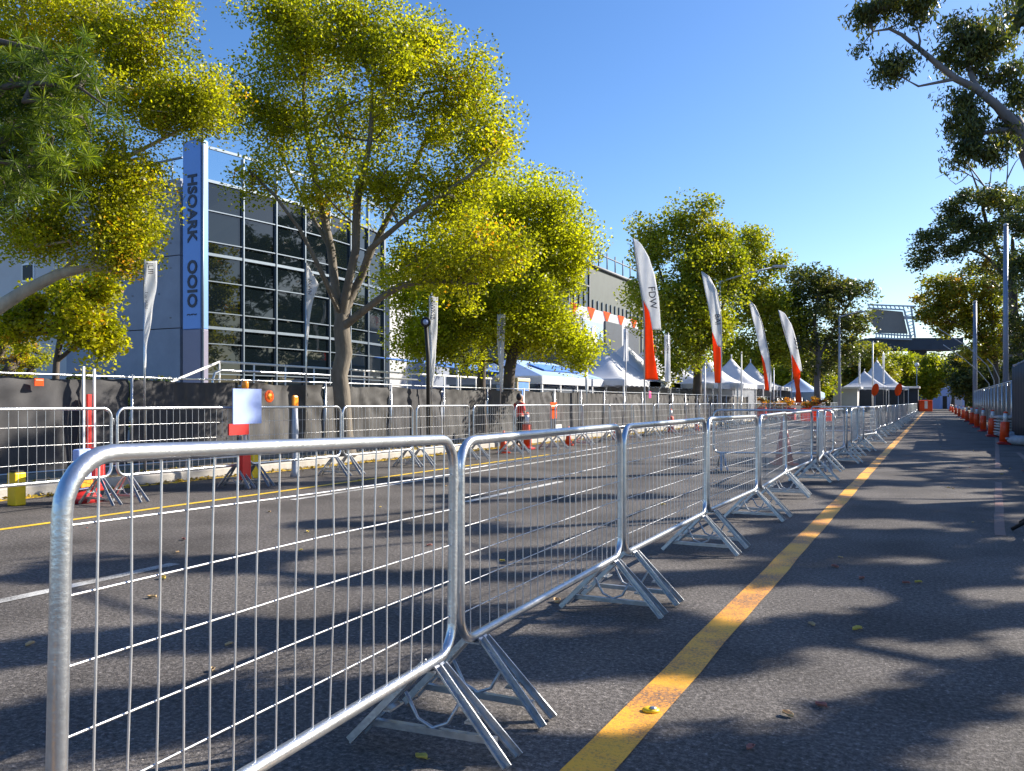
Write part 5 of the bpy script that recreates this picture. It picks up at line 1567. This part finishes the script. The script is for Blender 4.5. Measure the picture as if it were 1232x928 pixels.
try:
    skin_body('body', pe, J, E, Rr, M['skin'])
    skin_body('red_top', pe, [J[0], J[1], J[2], J[3], J[5], J[6], J[8], J[9]], [(0, 1), (1, 2), (2, 3), (3, 4), (4, 5), (3, 6), (6, 7)], [.145, .14, .158, .11, .085, .06, .085, .06], M['red'])
    skin_body('trousers', pe, [J[0], J[11], J[12], J[13], J[15], J[16], J[17]], [(0, 1), (1, 2), (2, 3), (0, 4), (4, 5), (5, 6)], [.14, .105, .075, .058, .105, .075, .058], M['trousers'])
except Exception as ex:
    print('skin failed', ex)
m = MB()
def head(u, v):
    a_ = u * 2 * PI; p_ = (v - .5) * PI
    x = .072 * math.cos(p_) * math.cos(a_); y_ = .092 * math.cos(p_) * math.sin(a_); z = .112 * math.sin(p_)
    if y_ < 0 and z < 0: x *= 1 + z * 2.2
    if abs(x) < .02 and y_ < -.05 and -.03 < z < .02: y_ -= .018
    return (x, y_ - .02, z + 1.50)
m.grid(head, 20, 14); m.build('head', M['skin'], pe)
m = MB()
def hairf(u, v):
    a_ = u * 2 * PI; p_ = (v - .38) / .62 * PI / 2
    return (.084 * math.cos(p_) * math.cos(a_), .104 * math.cos(p_) * math.sin(a_) + (.0 if math.sin(a_) > 0 else .022), .12 * math.sin(p_) + 1.515)
m.grid(hairf, 20, 10); m.build('hair', M['hair'], pe, solid=.006)

# ------------------------------------------------------------------ black folding stand at right edge
c = pt(1217, 8.05)
o = thing('folding_stand', 'foot of a black tubular stand cut by the right edge of the photo', 'stand', (c.x, c.y, 0), -.2)
for sx in (0, .55):
    m = MB(); m.tube([(0 + sx * .0, sx, .018), (.24, sx, .19), (.55, sx, .44), (.9, sx, .9)], .018, 10); m.build('leg', M['black'], o)
m = MB(); m.tube([(.9, 0, .9), (.9, .55, .9)], .018, 10); m.tube([(.9, 0, .9), (1.5, 0, .02)], .018, 10); m.tube([(.9, .55, .9), (1.5, .55, .02)], .018, 10); m.build('cross_frame', M['black'], o)

# ------------------------------------------------------------------ road stud
c = pt(783, 1250 / (857 - 484.))
o = thing('road_stud', 'worn yellow road stud with grey lens on the yellow line', 'road stud', (c.x, c.y, 0.006), .4)
m = MB(); m.lathe([(.034, 0), (.033, .006), (.024, .012), (.008, .014)], 20); q = m.build('yellow_body', M['yellow_plain'], o); q.scale = (1.05, .85, 1)
m = MB(); m.lathe([(.014, .010), (.013, .0165), (.006, .018)], 14); q = m.build('lens', M['foot'], o); q.location = (.008, -.006, 0)

# ------------------------------------------------------------------ fallen leaves on the road
def fallen(label, x, y, size, mat, rz, curl=.25):
    m = MB()
    def fn(u, v):
        w_ = math.sin(PI * min(1, max(0, v))) ** .7 * (1 + .18 * math.sin(v * 22))
        xx = (u - .5) * size * .62 * w_
        yy = (v - .5) * size
        zz = size * (curl * (abs(u - .5) * 2) ** 2 + .18 * curl * math.sin(v * 6))
        return (xx, yy, zz + .006)
    m.grid(fn, 6, 10)
    m.tube([(0, -size * .5, .006), (size * .03, -size * .72, .008 + size * .08)], size * .018, 5)
    o = m.build('fallen_leaf', M[mat])
    o.location = (x, y, 0); o.rotation_euler = (0, 0, rz)
    tag(o, label, 'leaf', 'fallen leaves on the road')
    md = o.modifiers.new('s', 'SOLIDIFY'); md.thickness = .0012
    return o


def gp(px, py): return pt(px, 1250 / (py - 484.))
for (px, py, sz, mt, lab) in [(948, 862, .05, 'leaf_tan', 'curled tan leaf on shaded asphalt right of the yellow line'), (988, 851, .05, 'leaf_red', 'thin reddish leaf just right of the curled tan leaf'),
                              (36, 777, .05, 'leaf_tan', 'tan leaf on the asphalt at the left edge outside the nearest barrier'), (903, 902, .04, 'leaf_red', 'flat brown leaf near the bottom, right of the yellow line'),
                              (183, 720, .06, 'leaf_tan', 'tan leaf seen through the nearest barrier, left part'), (196, 697, .06, 'leaf_yel', 'yellow leaf seen through the nearest barrier, upper left part'),
                              (275, 777, .04, 'leaf_tan', 'small tan leaf seen through the middle of the nearest barrier'), (255, 808, .04, 'leaf_tan', 'small pale leaf low behind the nearest barrier'),
                              (507, 914, .05, 'leaf_yel', 'yellow leaf beside the feet of the nearest barrier'), (670, 725, .07, 'leaf_tan', 'tan leaf under the second barrier')]:
    q = gp(px, py); fallen(lab, q.x, q.y, sz, mt, random.uniform(0, 6))
for i in range(60):
    x = random.choice([random.uniform(-1, 2.2), random.uniform(-8.5, -2)]); y_ = random.uniform(4, 26)
    fallen('small dry leaf lying on the asphalt among other scattered leaves', x, y_, random.uniform(.03, .06), random.choice(['leaf_tan', 'leaf_yel', 'leaf_red', 'leaf_tan']), random.uniform(0, 6))
# leaf litter in the gutter and on the verge
g = np.random.default_rng(5)
NLt = 9000
x = np.where(g.random(NLt) < .5, -10.66 + np.abs(g.normal(0, .16, NLt)), -10.86 - np.abs(g.normal(0, .35, NLt)))
yv = g.uniform(2, 60, NLt)
z = np.where(x < -10.86, .128, .012) + g.random(NLt) * .02
C = np.stack([x, yv, z], 1)
ax = g.normal(size=(NLt, 3)) * np.array([1, 1, .25]); ax /= np.linalg.norm(ax, axis=1)[:, None]
up = np.array([0, 0, 1.]) + g.normal(size=(NLt, 3)) * .3
sd = np.cross(ax, up); sd /= np.linalg.norm(sd, axis=1)[:, None]
l = g.uniform(.04, .09, NLt)[:, None]
V = np.stack([C - ax * l / 2, C + sd * l * .35, C + ax * l / 2, C - sd * l * .35], 1).reshape(-1, 3)
o = link('leaf_litter', fast_mesh('leaf_litter', V, 4, np.arange(NLt * 4).reshape(-1, 4), g.random(NLt)), None, M['litter'])
tag(o, 'golden fallen leaves gathered along the left gutter', 'leaf litter', kind='stuff')

# ------------------------------------------------------------------ light
world = bpy.data.worlds.new('World'); SC.world = world; world.use_nodes = True
nt = world.node_tree
bg = nt.nodes['Background']
sky = nt.nodes.new('ShaderNodeTexSky'); sky.sky_type = 'NISHITA'; sky.sun_disc = False
sky.sun_elevation = SUN_EL; sky.sun_rotation = SUN_AZ
sky.altitude = 0; sky.air_density = 1.0; sky.dust_density = 0.7; sky.ozone_density = 3.5
hs = nt.nodes.new('ShaderNodeHueSaturation'); hs.inputs['Saturation'].default_value = 1.22; hs.inputs['Hue'].default_value = 0.507
nt.links.new(sky.outputs[0], hs.inputs['Color']); nt.links.new(hs.outputs[0], bg.inputs[0]); bg.inputs[1].default_value = 0.09
sl = bpy.data.lights.new('sun', 'SUN'); sl.energy = 5.0; sl.angle = math.radians(0.5); sl.color = (1.0, 0.91, 0.78)
so = bpy.data.objects.new('sun', sl); COL.objects.link(so)
dirv = Vector((math.sin(SUN_AZ) * math.cos(SUN_EL), math.cos(SUN_AZ) * math.cos(SUN_EL), math.sin(SUN_EL)))
so.rotation_euler = dirv.to_track_quat('Z', 'Y').to_euler()
so.location = (20, 20, 30)

cam = bpy.data.cameras.new('camera'); co = bpy.data.objects.new('camera', cam); COL.objects.link(co)
co.location = (0, 0, EYE); co.rotation_euler = (PI / 2, 0, TH)
cam.sensor_width = 36; cam.lens = F / 1232 * 36; cam.shift_y = (HOR - 464) / 1232
cam.clip_start = .05; cam.clip_end = 3000
SC.camera = co
vs = SC.view_settings
vs.view_transform = 'Standard'; vs.look = 'None'; vs.gamma = 1; vs.use_curve_mapping = False
vs.exposure = 1.22
SC.cycles.max_bounces = 8; SC.cycles.transparent_max_bounces = 8
SC.cycles.diffuse_bounces = 4; SC.cycles.transmission_bounces = 6
SC.cycles.sample_clamp_indirect = 6
